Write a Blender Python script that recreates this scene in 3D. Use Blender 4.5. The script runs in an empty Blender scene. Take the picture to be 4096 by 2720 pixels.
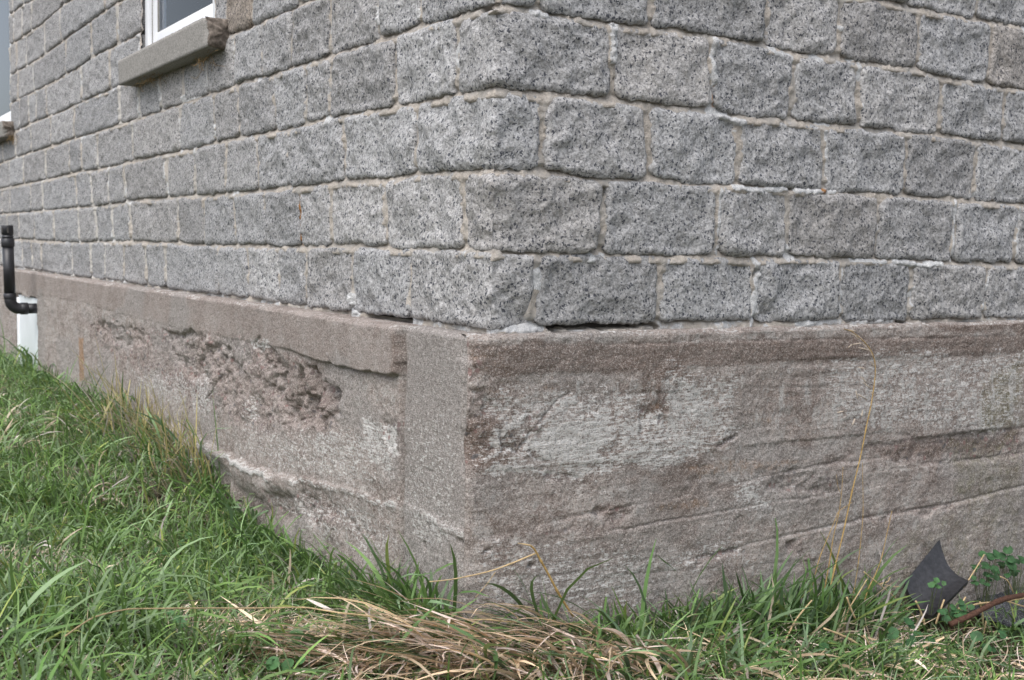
import bpy, math, random
import numpy as np
from mathutils import Vector, Matrix
SC = bpy.context.scene
COL = SC.collection
random.seed(7)
RNG = np.random.default_rng(11)
rad = math.radians

# ------------------------------------------------------------------ camera
YAW, PITCH, ROLL, FPX = rad(57.1006), rad(4.5053), rad(1.178), 4537.6   # FPX: focal length in pixels of the 4096 wide photo
_f = np.array([math.cos(YAW)*math.cos(PITCH), math.sin(YAW)*math.cos(PITCH), -math.sin(PITCH)])
_r = np.array([math.sin(YAW), -math.cos(YAW), 0.0])
_u = np.cross(_r, _f)
CR = math.cos(ROLL)*_r + math.sin(ROLL)*_u
CU = -math.sin(ROLL)*_r + math.cos(ROLL)*_u
CF = _f
CPOS = np.array([-1.47034, -2.37339, 0.20437])
cam_data = bpy.data.cameras.new('camera')
cam_data.sensor_width = 36.0
cam_data.lens = FPX/4096*36.0
cam_data.clip_start = 0.02
cam_data.clip_end = 500
cam_data.dof.use_dof = True
cam_data.dof.focus_distance = 2.85
cam_data.dof.aperture_fstop = 8.0
cam = bpy.data.objects.new('camera', cam_data)
COL.objects.link(cam)
m = Matrix.Identity(4)
for i in range(3):
    m[i][0] = CR[i]; m[i][1] = CU[i]; m[i][2] = -CF[i]; m[i][3] = CPOS[i]
cam.matrix_world = m
SC.camera = cam

# ------------------------------------------------------------------ sky, sun, exposure (bright overcast day)
world = bpy.data.worlds.new('World'); SC.world = world
world.use_nodes = True
nt = world.node_tree
for n in list(nt.nodes): nt.nodes.remove(n)
sky = nt.nodes.new('ShaderNodeTexSky'); sky.sky_type = 'NISHITA'; sky.sun_disc = False
SUN_EL, SUN_AZ = rad(56), math.atan2(-0.52, -0.85)      # where the brightest part of the cloud stands
sky.sun_elevation = SUN_EL
sky.sun_rotation = math.pi/2 - SUN_AZ
sky.air_density = 1.0; sky.dust_density = 3.0; sky.ozone_density = 1.0
hs = nt.nodes.new('ShaderNodeHueSaturation'); hs.inputs['Saturation'].default_value = 0.46
bg = nt.nodes.new('ShaderNodeBackground'); bg.inputs['Strength'].default_value = 0.14
wo = nt.nodes.new('ShaderNodeOutputWorld')
nt.links.new(sky.outputs[0], hs.inputs['Color']); nt.links.new(hs.outputs[0], bg.inputs['Color']); nt.links.new(bg.outputs[0], wo.inputs[0])
sd = bpy.data.lights.new('sun', 'SUN'); sd.energy = 1.1; sd.angle = rad(60); sd.color = (1.0, 0.99, 0.975)
sun = bpy.data.objects.new('sun', sd); COL.objects.link(sun)
sdir = Vector((math.cos(SUN_EL)*math.cos(SUN_AZ), math.cos(SUN_EL)*math.sin(SUN_AZ), math.sin(SUN_EL)))
sun.rotation_euler = sdir.to_track_quat('Z', 'Y').to_euler()
sun.location = (-4, -4, 6)
SC.view_settings.view_transform = 'Standard'
SC.view_settings.look = 'None'
SC.view_settings.gamma = 1.0
SC.view_settings.use_curve_mapping = False
SC.view_settings.exposure = 0.86

# ------------------------------------------------------------------ photo pixel -> point on a wall or the ground (survey of the place)
DP = 4096/2361.0
def ray(x, y): return CF + (x-2048)/FPX*CR - (y-1360)/FPX*CU
def on_left(x, y, d=0.0):
    q = ray(x, y); t = (-d-CPOS[0])/q[0]; p = CPOS+t*q; return -p[1], p[2]
def on_right(x, y, d=0.0):
    q = ray(x, y); t = (-d-CPOS[1])/q[1]; p = CPOS+t*q; return p[0], p[2]
def on_wall(x, y): return on_left(x, y) if x < 1963 else on_right(x, y)
def w3(xd, yd, d):                       # point at distance d in front of the right wall (display pixels)
    q = ray(xd*DP, yd*DP); t = (-d-CPOS[1])/q[1]; return CPOS+t*q
def l3(xd, yd, d):                       # same for the left wall
    q = ray(xd*DP, yd*DP); t = (-d-CPOS[0])/q[0]; return CPOS+t*q
def g3(xd, yd, z):                       # point at height z
    q = ray(xd*DP, yd*DP); t = (z-CPOS[2])/q[2]; return CPOS+t*q
VIEWS = {'A':(0,0,.3393),'B':(700,0,.3393),'C':(0,480,.3393),'D':(700,480,.3393),'E':(0,880,.3393),'F':(800,880,.3393),
         '2':(1350,0,.5932),'3':(2696,0,.5932),'5':(1350,850,.5932),'6':(2696,850,.5932)}

# ------------------------------------------------------------------ numpy noise
_T = RNG.random(8192)*2-1
def _h(ix, iy, iz, seed):
    return _T[((ix*73856093) ^ (iy*19349663) ^ (iz*83492791) ^ (seed*2654435)) & 8191]
def vnoise(x, y, z=0.0, seed=0):
    x = np.asarray(x, float); y = np.asarray(y, float); z = np.zeros_like(x)+z
    ix = np.floor(x).astype(np.int64); iy = np.floor(y).astype(np.int64); iz = np.floor(z).astype(np.int64)
    fx, fy, fz = x-ix, y-iy, z-iz
    fx = fx*fx*fx*(fx*(fx*6-15)+10); fy = fy*fy*fy*(fy*(fy*6-15)+10); fz = fz*fz*fz*(fz*(fz*6-15)+10)
    def L(a, b, t): return a+(b-a)*t
    c = []
    for dz in (0, 1):
        a = L(_h(ix, iy, iz+dz, seed), _h(ix+1, iy, iz+dz, seed), fx)
        b = L(_h(ix, iy+1, iz+dz, seed), _h(ix+1, iy+1, iz+dz, seed), fx)
        c.append(L(a, b, fy))
    return L(c[0], c[1], fz)
def fbm(x, y, z=0.0, seed=0, octv=4, gain=.5):
    r = 0; a = 1; t = 0; x = np.asarray(x, float); y = np.asarray(y, float)
    for o in range(octv):
        r = r + a*vnoise(x, y, z, seed+o*17); t += a; a *= gain; x = x*2.03+11.3; y = y*2.03+5.7; z = np.asarray(z)*2.03+3.1
    return r/t
def worley(x, y, seed=0):
    ix = np.floor(x).astype(np.int64); iy = np.floor(y).astype(np.int64)
    best = np.full(np.shape(x), 9.0); cid = np.zeros(np.shape(x))
    for dx in (-1, 0, 1):
        for dy in (-1, 0, 1):
            cx = ix+dx; cy = iy+dy
            px = cx+.5+.5*_h(cx, cy, cx*0+1, seed); py = cy+.5+.5*_h(cx, cy, cx*0+2, seed)
            d = (px-x)**2+(py-y)**2
            m_ = d < best
            best = np.where(m_, d, best); cid = np.where(m_, _h(cx, cy, cx*0+3, seed), cid)
    return np.sqrt(best), cid
def sstep(a, b, x):
    t = np.clip((x-a)/(b-a), 0, 1); return t*t*(3-2*t)
def seg_dist(px, py, pts):
    best = np.full(np.shape(px), 1e9)
    for (ax, ay), (bx, by) in zip(pts[:-1], pts[1:]):
        dx, dy = bx-ax, by-ay; L = dx*dx+dy*dy+1e-12
        t = np.clip(((px-ax)*dx+(py-ay)*dy)/L, 0, 1)
        best = np.minimum(best, np.hypot(px-ax-t*dx, py-ay-t*dy))
    return best
def poly_sdf(px, py, pts):               # negative inside
    d = seg_dist(px, py, list(pts)+[pts[0]])
    ins = np.zeros(np.shape(px), bool)
    n = len(pts)
    for i in range(n):
        ax, ay = pts[i]; bx, by = pts[(i+1) % n]
        c = ((ay > py) != (by > py)) & (px < (bx-ax)*(py-ay)/((by-ay) if by != ay else 1e-9)+ax)
        ins ^= c
    return np.where(ins, -d, d)

# ------------------------------------------------------------------ mesh and object helpers
def mk(name, V, F, mat, parent=None, attrs=None, smooth=True, loc=None):
    """one mesh object from arrays; F is an (n,4) / (n,3) array or a list of tuples"""
    me = bpy.data.meshes.new(name)
    V = np.asarray(V, np.float32)
    if isinstance(F, np.ndarray):
        n, k = F.shape
        me.vertices.add(len(V)); me.vertices.foreach_set('co', V.ravel())
        me.loops.add(n*k); me.loops.foreach_set('vertex_index', F.astype(np.int32).ravel())
        me.polygons.add(n)
        me.polygons.foreach_set('loop_start', np.arange(0, n*k, k, dtype=np.int32))
        me.polygons.foreach_set('loop_total', np.full(n, k, np.int32))
    else:
        me.from_pydata([tuple(map(float, v)) for v in V], [], [tuple(map(int, f)) for f in F])
    me.update(calc_edges=True); me.validate()
    if smooth: me.polygons.foreach_set('use_smooth', np.ones(len(me.polygons), bool))
    for an, (typ, arr) in (attrs or {}).items():
        a = me.attributes.new(an, typ, 'POINT')
        if typ == 'FLOAT': a.data.foreach_set('value', np.asarray(arr, np.float32).ravel())
        elif typ == 'FLOAT_VECTOR': a.data.foreach_set('vector', np.asarray(arr, np.float32).ravel())
        else: a.data.foreach_set('color', np.asarray(arr, np.float32).ravel())
    me.materials.append(mat)
    o = bpy.data.objects.new(name, me); COL.objects.link(o)
    if parent is not None: o.parent = parent; 
    if loc is not None: o.location = loc
    return o
def tag(o, label, cat, group=None, kind=None):
    o['label'] = label; o['category'] = cat
    if group: o['group'] = group
    if kind: o['kind'] = kind
    return o
def thing(name, label, cat, loc=(0, 0, 0), group=None):
    o = bpy.data.objects.new(name, None); COL.objects.link(o); o.location = loc
    o.empty_display_size = .05
    return tag(o, label, cat, group)
def grid_faces(nu, nv, off=0):           # vertices laid out [iv*nu+iu]
    i = np.arange(nv-1)[:, None]*nu+np.arange(nu-1)[None, :]
    f = np.stack([i, i+1, i+1+nu, i+nu], -1).reshape(-1, 4)
    return f+off
def tube(path, r, n=8, caps=True):
    """vertices, faces of a tube along a path with a radius or radii"""
    P = [Vector(tuple(map(float, p))) for p in path]; R = r if hasattr(r, '__len__') else [r]*len(P)
    V = []; F = []; up = None
    for i, p in enumerate(P):
        t = (P[min(i+1, len(P)-1)]-P[max(i-1, 0)]).normalized()
        if up is None:
            up = t.orthogonal().normalized()
        up = (up-t*up.dot(t)).normalized(); b = t.cross(up)
        for k in range(n):
            a = 2*math.pi*k/n; V.append(p+(up*math.cos(a)+b*math.sin(a))*R[i])
    for i in range(len(P)-1):
        for k in range(n):
            F.append((i*n+k, i*n+(k+1) % n, (i+1)*n+(k+1) % n, (i+1)*n+k))
    if caps:
        F.append(tuple(range(n-1, -1, -1))); F.append(tuple((len(P)-1)*n+k for k in range(n)))
    return V, F
def merge(parts):
    V = []; F = []
    for v, f in parts:
        o = len(V); V += list(v); F += [tuple(i+o for i in q) for q in f]
    return V, F
def box(x0, x1, y0, y1, z0, z1, b=.004):
    """bevelled box: every edge chamfered by b"""
    import bmesh
    bm = bmesh.new(); bmesh.ops.create_cube(bm, size=1)
    for v in bm.verts:
        v.co = Vector(((x0+x1)/2+v.co.x*(x1-x0), (y0+y1)/2+v.co.y*(y1-y0), (z0+z1)/2+v.co.z*(z1-z0)))
    if b: bmesh.ops.bevel(bm, geom=bm.edges[:], offset=b, segments=2, affect='EDGES', profile=.5)
    bm.verts.index_update()
    V = [v.co.copy() for v in bm.verts]; F = [tuple(v.index for v in f.verts) for f in bm.faces]; bm.free()
    return V, F
def smooth_path(pts, n=6):
    """Catmull-Rom through points"""
    P = [np.asarray(p, float) for p in pts]; P = [2*P[0]-P[1]]+P+[2*P[-1]-P[-2]]
    out = []
    for i in range(1, len(P)-2):
        for k in range(n):
            t = k/n
            out.append(.5*((2*P[i])+(-P[i-1]+P[i+1])*t+(2*P[i-1]-5*P[i]+4*P[i+1]-P[i+2])*t*t+(-P[i-1]+3*P[i]-3*P[i+1]+P[i+2])*t**3))
    out.append(P[-2]); return out

# ------------------------------------------------------------------ materials
class NT:
    def __init__(s, name):
        s.m = bpy.data.materials.new(name); s.m.use_nodes = True; s.t = s.m.node_tree
        for n in list(s.t.nodes): s.t.nodes.remove(n)
        s.out = s.t.nodes.new('ShaderNodeOutputMaterial'); s.b = s.t.nodes.new('ShaderNodeBsdfPrincipled')
        s.t.links.new(s.b.outputs[0], s.out.inputs[0])
        s.co = s.t.nodes.new('ShaderNodeTexCoord').outputs['Object']
    def put(s, inp, v):
        if isinstance(v, bpy.types.NodeSocket): s.t.links.new(v, inp)
        elif v is not None: inp.default_value = v
    def n(s, typ, ins=None, out=0, **kw):
        nd = s.t.nodes.new(typ)
        for k, v in kw.items(): setattr(nd, k, v)
        for k, v in (ins or {}).items(): s.put(nd.inputs[k], v)
        return nd.outputs[out]
    def noise(s, scale, detail=3, rough=.55, co=None, out=0, dist=0.0):
        return s.n('ShaderNodeTexNoise', {'Vector': co or s.co, 'Scale': scale, 'Detail': detail, 'Roughness': rough, 'Distortion': dist}, out)
    def vor(s, scale, co=None, out=0, feature='F1', rnd=1.0):
        return s.n('ShaderNodeTexVoronoi', {'Vector': co or s.co, 'Scale': scale, 'Randomness': rnd}, out, feature=feature)
    def mth(s, op, a, b=None, c=None, clamp=False):
        nd = s.t.nodes.new('ShaderNodeMath'); nd.operation = op; nd.use_clamp = clamp
        s.put(nd.inputs[0], a)
        if b is not None: s.put(nd.inputs[1], b)
        if c is not None: s.put(nd.inputs[2], c)
        return nd.outputs[0]
    def vm(s, op, a, b=None, scale=None):
        nd = s.t.nodes.new('ShaderNodeVectorMath'); nd.operation = op
        s.put(nd.inputs[0], a)
        if b is not None: s.put(nd.inputs[1], b)
        if scale is not None: s.put(nd.inputs[3], scale)
        return nd.outputs[0]
    def rng(s, v, a, b, lo=0.0, hi=1.0):
        return s.n('ShaderNodeMapRange', {0: v, 1: a, 2: b, 3: lo, 4: hi}, interpolation_type='SMOOTHSTEP')
    def mix(s, f, a, b, mode='MIX'):
        nd = s.t.nodes.new('ShaderNodeMix'); nd.data_type = 'RGBA'; nd.blend_type = mode
        s.put(nd.inputs[0], f)
        for i, v in ((6, a), (7, b)):
            s.put(nd.inputs[i], v if isinstance(v, bpy.types.NodeSocket) else (*v, 1))
        return nd.outputs[2]
    def att(s, name, out=2):
        return s.n('ShaderNodeAttribute', out=out, attribute_name=name)
    def bump(s, h, strength=.5, dist=.01, nrm=None):
        return s.n('ShaderNodeBump', {'Height': h, 'Strength': strength, 'Distance': dist, **({'Normal': nrm} if nrm else {})})
    def fin(s, col=None, rough=.9, nrm=None, spec=.2):
        if col is not None: s.put(s.b.inputs['Base Color'], col if isinstance(col, bpy.types.NodeSocket) else (*col, 1))
        s.put(s.b.inputs['Roughness'], rough)
        if nrm is not None: s.put(s.b.inputs['Normal'], nrm)
        s.put(s.b.inputs['Specular IOR Level'], spec)
        return s.m

def granite_mat():
    s = NT('granite')
    off = s.att('shift', 1); co = s.vm('ADD', s.co, off)
    wob = s.n('ShaderNodeTexNoise', {'Vector': co, 'Scale': 95.0, 'Detail': 2.0}, 1)
    wv = s.vm('SCALE', s.vm('SUBTRACT', wob, (.5, .5, .5)), scale=.022)
    cw = s.vm('ADD', co, wv)
    # feldspar / quartz ground mass
    g1 = s.noise(120, 4, .7, co); g2 = s.noise(32, 3, .6, co); g3 = s.noise(300, 2, .6, co)
    base = s.mix(s.rng(g1, .38, .62), (.215, .2135, .2135), (.445, .441, .443))
    base = s.mix(s.rng(g3, .60, .74), base, (.58, .575, .585))
    base = s.mix(s.rng(g2, .45, .8, 0, .35), base, (.32, .305, .285))
    # biotite flecks: some cells of a warped voronoi are dark
    d1 = s.vor(105, cw); c1 = s.vor(105, cw, 1)
    sel = s.n('ShaderNodeSeparateColor', {0: c1})
    m1 = s.mth('MULTIPLY', s.rng(d1, .48, .30), s.mth('GREATER_THAN', sel, .61))
    d2 = s.vor(190, cw); c2 = s.n('ShaderNodeSeparateColor', {0: s.vor(190, cw, 1)})
    m2 = s.mth('MULTIPLY', s.rng(d2, .44, .28), s.mth('GREATER_THAN', c2, .70))
    base = s.mix(s.mth('MULTIPLY', m2, .6), base, (.10, .105, .115))
    base = s.mix(s.mth('MULTIPLY', m1, .9), base, (.042, .046, .060))
    tint = s.att('tint')
    base = s.mix(1.0, base, s.n('ShaderNodeCombineColor', {0: tint, 1: tint, 2: tint}), 'MULTIPLY')
    base = s.mix(s.att('warm'), base, s.mix(1.0, base, (1.0, .86, .72), 'MULTIPLY'))
    h = s.mth('ADD', s.mth('MULTIPLY', s.noise(55, 5, .65, co), 1.0), s.mth('MULTIPLY', s.noise(210, 3, .6, co), .35))
    return s.fin(base, .82, s.bump(h, .72, .010), .25)

def mortar_mat():
    s = NT('mortar')
    g = s.noise(260, 4, .7); b = s.noise(16, 3); c = s.noise(60, 3)
    col = s.mix(s.rng(g, .3, .7), (.36, .318, .275), (.55, .50, .445))
    col = s.mix(s.rng(b, .45, .62, 0, .8), col, (.41, .385, .355))
    col = s.mix(s.rng(c, .60, .75, 0, .6), col, (.58, .53, .48))
    w = s.att('white'); w = s.rng(s.mth('ADD', w, s.mth('MULTIPLY', s.mth('SUBTRACT', c, .5), .8)), .35, .6)
    col = s.mix(s.mth('MULTIPLY', s.att('pale'), .75), col, s.mix(g, (.45, .43, .40), (.62, .60, .57)))
    col = s.mix(w, col, s.mix(s.rng(g, .3, .7), (.42, .42, .42), (.68, .68, .68)))
    col = s.mix(s.att('rust'), col, (.30, .14, .045))
    h = s.mth('ADD', g, s.mth('MULTIPLY', c, 1.2))
    return s.fin(col, .95, s.bump(h, .9, .006), .1)

def concrete_mat():
    s = NT('concrete')
    mp = s.n('ShaderNodeMapping', {'Vector': s.co, 'Scale': (1, 1, 3.2)})
    mf = s.n('ShaderNodeMapping', {'Vector': s.co, 'Scale': (1, 1, 7.0)})
    mv = s.n('ShaderNodeMapping', {'Vector': s.co, 'Scale': (1, 1, .30)})
    fa = s.noise(300, 3, .75, None, 0, .6); fb = s.noise(140, 3, .7); fc = s.noise(420, 2, .6)
    f1 = s.mth('ADD', s.mth('MULTIPLY', fa, .5), s.mth('ADD', s.mth('MULTIPLY', fb, .25), s.mth('MULTIPLY', fc, .25)))
    f2 = s.noise(90, 4, .7); big = s.noise(7, 4, .6); st = s.noise(26, 4, .65, mp); vert = s.noise(34, 3, .6, mv)
    fl = s.noise(30, 5, .75, mf)
    def nz(x, k): return s.mth('MULTIPLY', s.mth('SUBTRACT', x, .5), k)
    base = s.mix(s.rng(big, .36, .64), (.232, .190, .168), (.372, .330, .302))
    base = s.mix(s.rng(f2, .46, .66, 0, .7), base, (.45, .41, .382))
    base = s.mix(s.rng(s.noise(17, 5, .7), .52, .66, 0, .7), base, (.45, .428, .405))
    base = s.mix(s.rng(s.noise(21, 5, .7), .44, .30, 0, .72), base, (.145, .108, .092))
    base = s.mix(s.rng(st, .54, .70, 0, .5), base, (.42, .395, .37))
    base = s.mix(s.mth('MULTIPLY', s.rng(s.noise(14, 6, .75, mp), .47, .36), .5), base, (.155, .12, .104))
    base = s.mix(s.mth('MULTIPLY', s.att('pit'), .40), base, s.mix(s.rng(f2, .35, .65), (.16, .118, .108), (.30, .242, .222)))
    smooth = s.att('smooth')
    base = s.mix(s.mth('MULTIPLY', smooth, .6), base, (.272, .230, .208))
    base = s.mix(s.mth('MULTIPLY', s.att('grey'), .70), base, s.mix(s.rng(f2, .35, .65), (.22, .206, .195), (.355, .338, .322)))
    base = s.mix(s.rng(s.mth('ADD', s.att('brown'), nz(f2, .9)), .30, 1.05, 0, .85), base, (.148, .108, .088))
    base = s.mix(s.rng(s.mth('ADD', s.att('rust'), nz(s.noise(60, 4, .7), 1.0)), .4, .95, 0, .8), base, (.33, .19, .095))
    base = s.mix(s.rng(s.mth('ADD', s.att('algae'), nz(s.noise(30, 5, .7), 1.1)), .35, 1.0, 0, .75), base, (.135, .132, .06))
    # lime wash and flaking skin, dragged along the shuttering boards; also the ridge lip painted as lit
    lm = s.rng(s.mth('ADD', s.att('lime_lit'), s.mth('ADD', nz(fl, 2.2), nz(f2, 1.8))), .38, .66)
    base = s.mix(s.mth('MULTIPLY', lm, .88), base, s.mix(s.rng(fl, .35, .65), (.40, .39, .372), (.70, .69, .67)))
    base = s.mix(s.mth('MULTIPLY', s.rng(s.mth('ADD', s.att('streak'), s.mth('ADD', nz(vert, 2.0), nz(f2, .8))), .52, .95), .75), base, (.47, .462, .445))
    # sand grains
    amp = s.mth('SUBTRACT', 1.0, s.mth('MULTIPLY', smooth, .25))
    base = s.mix(s.mth('MULTIPLY', s.rng(f1, .51, .59), s.mth('MULTIPLY', amp, .72)), base, (.57, .515, .48))
    base = s.mix(s.mth('MULTIPLY', s.rng(f1, .485, .41), s.mth('MULTIPLY', amp, .80)), base, (.080, .060, .050))
    # pebbles of the aggregate where the skin is gone
    vc = s.vm('ADD', s.co, s.vm('SCALE', s.vm('SUBTRACT', s.noise(60, 2, .5, None, 1), (.5, .5, .5)), scale=.02))
    pd = s.vor(52, vc); pc = s.n('ShaderNodeSeparateColor', {0: s.vor(52, vc, 1)})
    pk = s.mth('MULTIPLY', s.mth('MULTIPLY', s.rng(pd, .42, .34), s.mth('GREATER_THAN', pc, .70)), s.att('pit'))
    base = s.mix(s.mth('MULTIPLY', pk, .75), base, s.mix(s.rng(pc, .70, 1.0), (.27, .17, .155), (.12, .12, .125)))
    h = s.mth('ADD', s.mth('MULTIPLY', f1, 1.0), s.mth('ADD', f2, s.mth('MULTIPLY', fl, .45)))
    return s.fin(base, .95, s.bump(h, .85, .007), .1)

def plain(name, col, rough=.5, spec=.4, var=.15, scale=40, bump=0.0, metal=0.0):
    s = NT(name)
    g = s.noise(scale, 4, .6)
    c = s.mix(s.rng(g, .3, .7), tuple(x*(1-var) for x in col), tuple(min(1, x*(1+var)) for x in col))
    s.put(s.b.inputs['Metallic'], metal)
    return s.fin(c, rough, s.bump(g, .4, bump) if bump else None, spec)

def blade_mat(name):
    s = NT(name)
    c = s.att('col', 0)
    g = s.noise(180, 2, .5)
    c2 = s.mix(s.rng(g, .3, .7, 0, .35), c, s.mix(1.0, c, (.72, .74, .72), 'MULTIPLY'))
    s.fin(c2, .48, None, .45)
    tr = s.n('ShaderNodeBsdfTranslucent', {'Color': c2})
    mx = s.n('ShaderNodeMixShader', {0: .28, 1: s.b.outputs[0], 2: tr})
    s.t.links.new(mx, s.out.inputs[0])
    return s.m
def soil_mat():
    s = NT('soil')
    a = s.noise(26, 5, .7); b = s.noise(160, 4, .7); c = s.noise(3.0, 3)
    col = s.mix(s.rng(a, .35, .65), (.045, .033, .022), (.11, .085, .055))
    col = s.mix(s.rng(b, .5, .7), col, (.17, .135, .09))
    col = s.mix(s.rng(c, .4, .7, 0, .5), col, (.05, .065, .025))
    return s.fin(col, 1.0, s.bump(s.mth('ADD', a, b), 1.0, .02), .05)
M_GRANITE = granite_mat(); M_MORTAR = mortar_mat(); M_CONC = concrete_mat(); M_SOIL = soil_mat()
M_BLADE = blade_mat('grass_blade')
M_SILL = plain('cast_stone', (.27, .258, .24), .92, .1, .28, 150, .004)
M_SILLBROKEN = plain('broken_stone', (.17, .145, .125), .95, .1, .4, 60, .012)
M_PVC = plain('white_plastic', (.80, .81, .83), .35, .5, .03, 8)
M_PANEL = plain('panel_plastic', (.70, .74, .76), .35, .5, .06, 5)
M_PIPE = plain('black_plastic', (.022, .022, .026), .38, .5, .2, 30)
M_GASKET = plain('grey_gasket', (.25, .24, .22), .7, .3, .1, 60)
M_CURTAIN = plain('curtain_cloth', (.10, .112, .14), .9, .1, .15, 25)
M_CORE = plain('wall_core', (.08, .075, .07), 1.0, .05, .2, 20)
M_SHARD = plain('dark_slate', (.024, .024, .027), .46, .45, .35, 70, .004)
M_STRAW = plain('straw', (.46, .34, .19), .6, .3, .25, 90)
M_STALK = plain('golden_stalk', (.36, .24, .09), .6, .3, .3, 90)
M_SEED = plain('seed_husk', (.48, .40, .32), .75, .2, .2, 120)
M_RUST = plain('rusty_iron', (.075, .038, .026), .85, .2, .4, 120, .003)
M_LEAF = plain('ivy_leaf', (.032, .085, .03), .6, .25, .35, 50)
M_NEST = plain('old_straw', (.22, .15, .075), .9, .1, .3, 90)
def speck_mat():
    s = NT('mineral_felt')
    g = s.noise(330, 3, .7); b = s.noise(22, 3)
    col = s.mix(s.rng(b, .3, .7), (.028, .03, .034), (.06, .06, .064))
    col = s.mix(s.rng(g, .56, .66), col, (.42, .43, .46))
    return s.fin(col, .9, s.bump(g, .6, .003), .15)
M_FELT = speck_mat()
# ------------------------------------------------------------------ survey of the joints: bed joints and head joints per course
BEDS={
0:"E 0,545 190,575 500,620 900,700 1500,770 F 0,905 600,970 1200,1080 1800,1150 2358,1220 5 490,762 870,812 1400,808 2360,788 6 0,790 1100,770 2360,745",
1:"C 0,1400 330,1400 500,1430 900,1455 1150,1430 1560,1420 1750,1430 2110,1440 D 180,1480 400,1490 740,1485 1090,1495 1500,1500 1830,1480 2100,1480 5 0,225 320,235 590,245 880,245 1020,265 1400,290 1800,285 2360,305 6 300,305 500,325 760,300 1350,320 1900,355 2360,370",
2:"C 0,1110 120,1100 350,1085 500,1065 700,1050 940,1035 1280,1010 1510,950 1690,930 1970,930 2110,895 D 0,900 240,890 380,910 600,870 710,870 970,860 1080,840 1340,800 1520,790 1960,700 2000,690 2 0,1225 240,1215 330,1225 540,1170 830,1155 1010,1165 1450,1170 1790,1220 2100,1210 3 0,1240 430,1270 780,1275 1180,1300 1550,1320 2020,1360 2360,1395",
3:"C 0,810 130,790 350,745 600,700 860,625 1180,590 1380,560 1500,500 1700,470 1950,410 2150,370 D 90,370 280,330 490,270 800,190 1010,170 1380,110 1660,40 2 0,770 380,720 790,650 1045,632 1300,640 1850,690 3 0,730 250,740 460,805 800,820 1040,855 1270,865 1790,915 2190,975 2360,985",
4:"C 0,520 200,440 400,375 730,270 1040,180 1250,110 A 1560,1430 1760,1370 2100,1250 B 320,1130 690,1030 850,960 1040,920 1210,860 1480,770 1870,690 1970,600 2 0,355 280,280 560,195 800,125 1030,60 1300,80 1600,130 1860,185 2100,200 3 0,215 240,250 590,320 800,400 1090,415 1340,440 1640,465 1800,540 2110,600 2360,625",
5:"A 200,1555 340,1475 560,1400 720,1340 920,1240 1040,1180 1290,1080 1430,1020 B 650,425 720,400 900,350 1040,270 1240,190 1400,120 1680,0 3 1110,0 1300,15 1650,80 2000,150 2360,205",
6:"A 160,1190 290,1130 430,1080 590,1000 690,950 790,880 940,800 1050,705 1200,610 1330,560 1420,510 1560,460",
7:"A 140,870 380,745 500,680 700,520 790,450 890,380 1050,270 1200,150 1400,20",
8:"A 120,510 220,450 500,290 600,190 780,20",
9:"A 110,130 270,20",
}
HEADS={
1:"E 20,230:30,560 265,240:285,590 375,240:395,600 485,250:510,620 860,260:870,690 1075,270:1080,720 1250,270:1255,740 1480,270:1470,770 1720,270:1745,800 1960,270:1970,830 F 225,320:235,920 565,320:590,960 925,330:945,1000 1270,340:1250,1070 1815,320:1800,1150 5 510,260:485,750 1345,300:1325,800 2180,310:2160,790 6 545,420:540,780 1115,340:1120,770 1600,360:1580,760 2110,380:2075,750",
2:"C 90,1110:90,1400 225,1100:240,1400 420,1080:412,1410 640,1060:650,1440 930,1040:945,1450 1130,1030:1150,1430 1325,1000:1345,1430 1540,960:1550,1420 2115,930:2115,1440 D 345,920:350,1480 695,880:730,1480 1065,850:1090,1490 1470,830:1500,1490 1830,750:1840,1480 2 320,1230:335,1560 845,1170:860,1560 1795,1240:1780,1560 3 290,1270:285,1560 770,1290:772,1560 1380,1350:1365,1560 1895,1370:1885,1560 2325,1400:2300,1560",
3:"C 125,800:125,1090 370,750:375,1070 505,730:510,1070 895,640:920,1020 1070,600:1100,1020 1290,580:1295,990 1470,540:1490,910 1975,440:1990,900 2310,360:2310,860 D 615,240:600,860 975,190:990,830 1350,130:1345,790 2000,20:2005,680 2 540,750:535,1160 1385,690:1370,1120 2085,745:2100,1180 3 440,810:430,1240 1010,880:1015,1280 1570,920:1545,1310 2040,980:2015,1340",
4:"C 120,480:130,780 282,440:285,740 545,350:550,700 828,260:835,620 965,220:975,600 1150,170:1160,590 1570,40:1580,480 2135,-60:2135,380 D 475,-60:485,250 B 755,1050:765,1500 1165,960:1190,1500 1550,830:1555,1400 1865,720:1830,1300 2 400,280:390,690 815,160:800,640 1845,190:1855,640 3 240,260:250,720 805,420:790,800 1235,470:1240,850 1800,560:1785,900 2235,640:2200,950",
5:"C 185,130:190,430 378,70:380,370 610,-20:615,300 A 885,1290:880,1640 1405,1060:1420,1460 1645,980:1650,1390 1890,900:1910,1310 2165,750:2180,1200 B 130,750:130,1160 385,600:390,1060 705,400:710,1000 1030,300:1035,900 1400,130:1380,770 1850,-100:1830,640 2 295,0:290,250 555,0:562,190 1340,0:1350,80 2112,0:2100,190 3 630,0:600,310 1115,0:1095,400 1660,80:1630,440 2140,190:2110,600",
6:"A 440,1080:440,1430 550,1020:565,1390 965,800:970,1210 1300,580:1305,1070 B 610,0:620,400 925,0:925,330 3 1600,-40:1590,10 2045,0:2035,150",
7:"A 222,830:215,1150 400,740:410,1080 790,460:785,870 1085,250:1090,690 1385,40:1400,510",
8:"A 320,400:320,770 540,270:540,640 715,90:730,500 1250,-100:1250,120",
9:"A 380,-50:380,360 760,-200:760,30",
}
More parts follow.
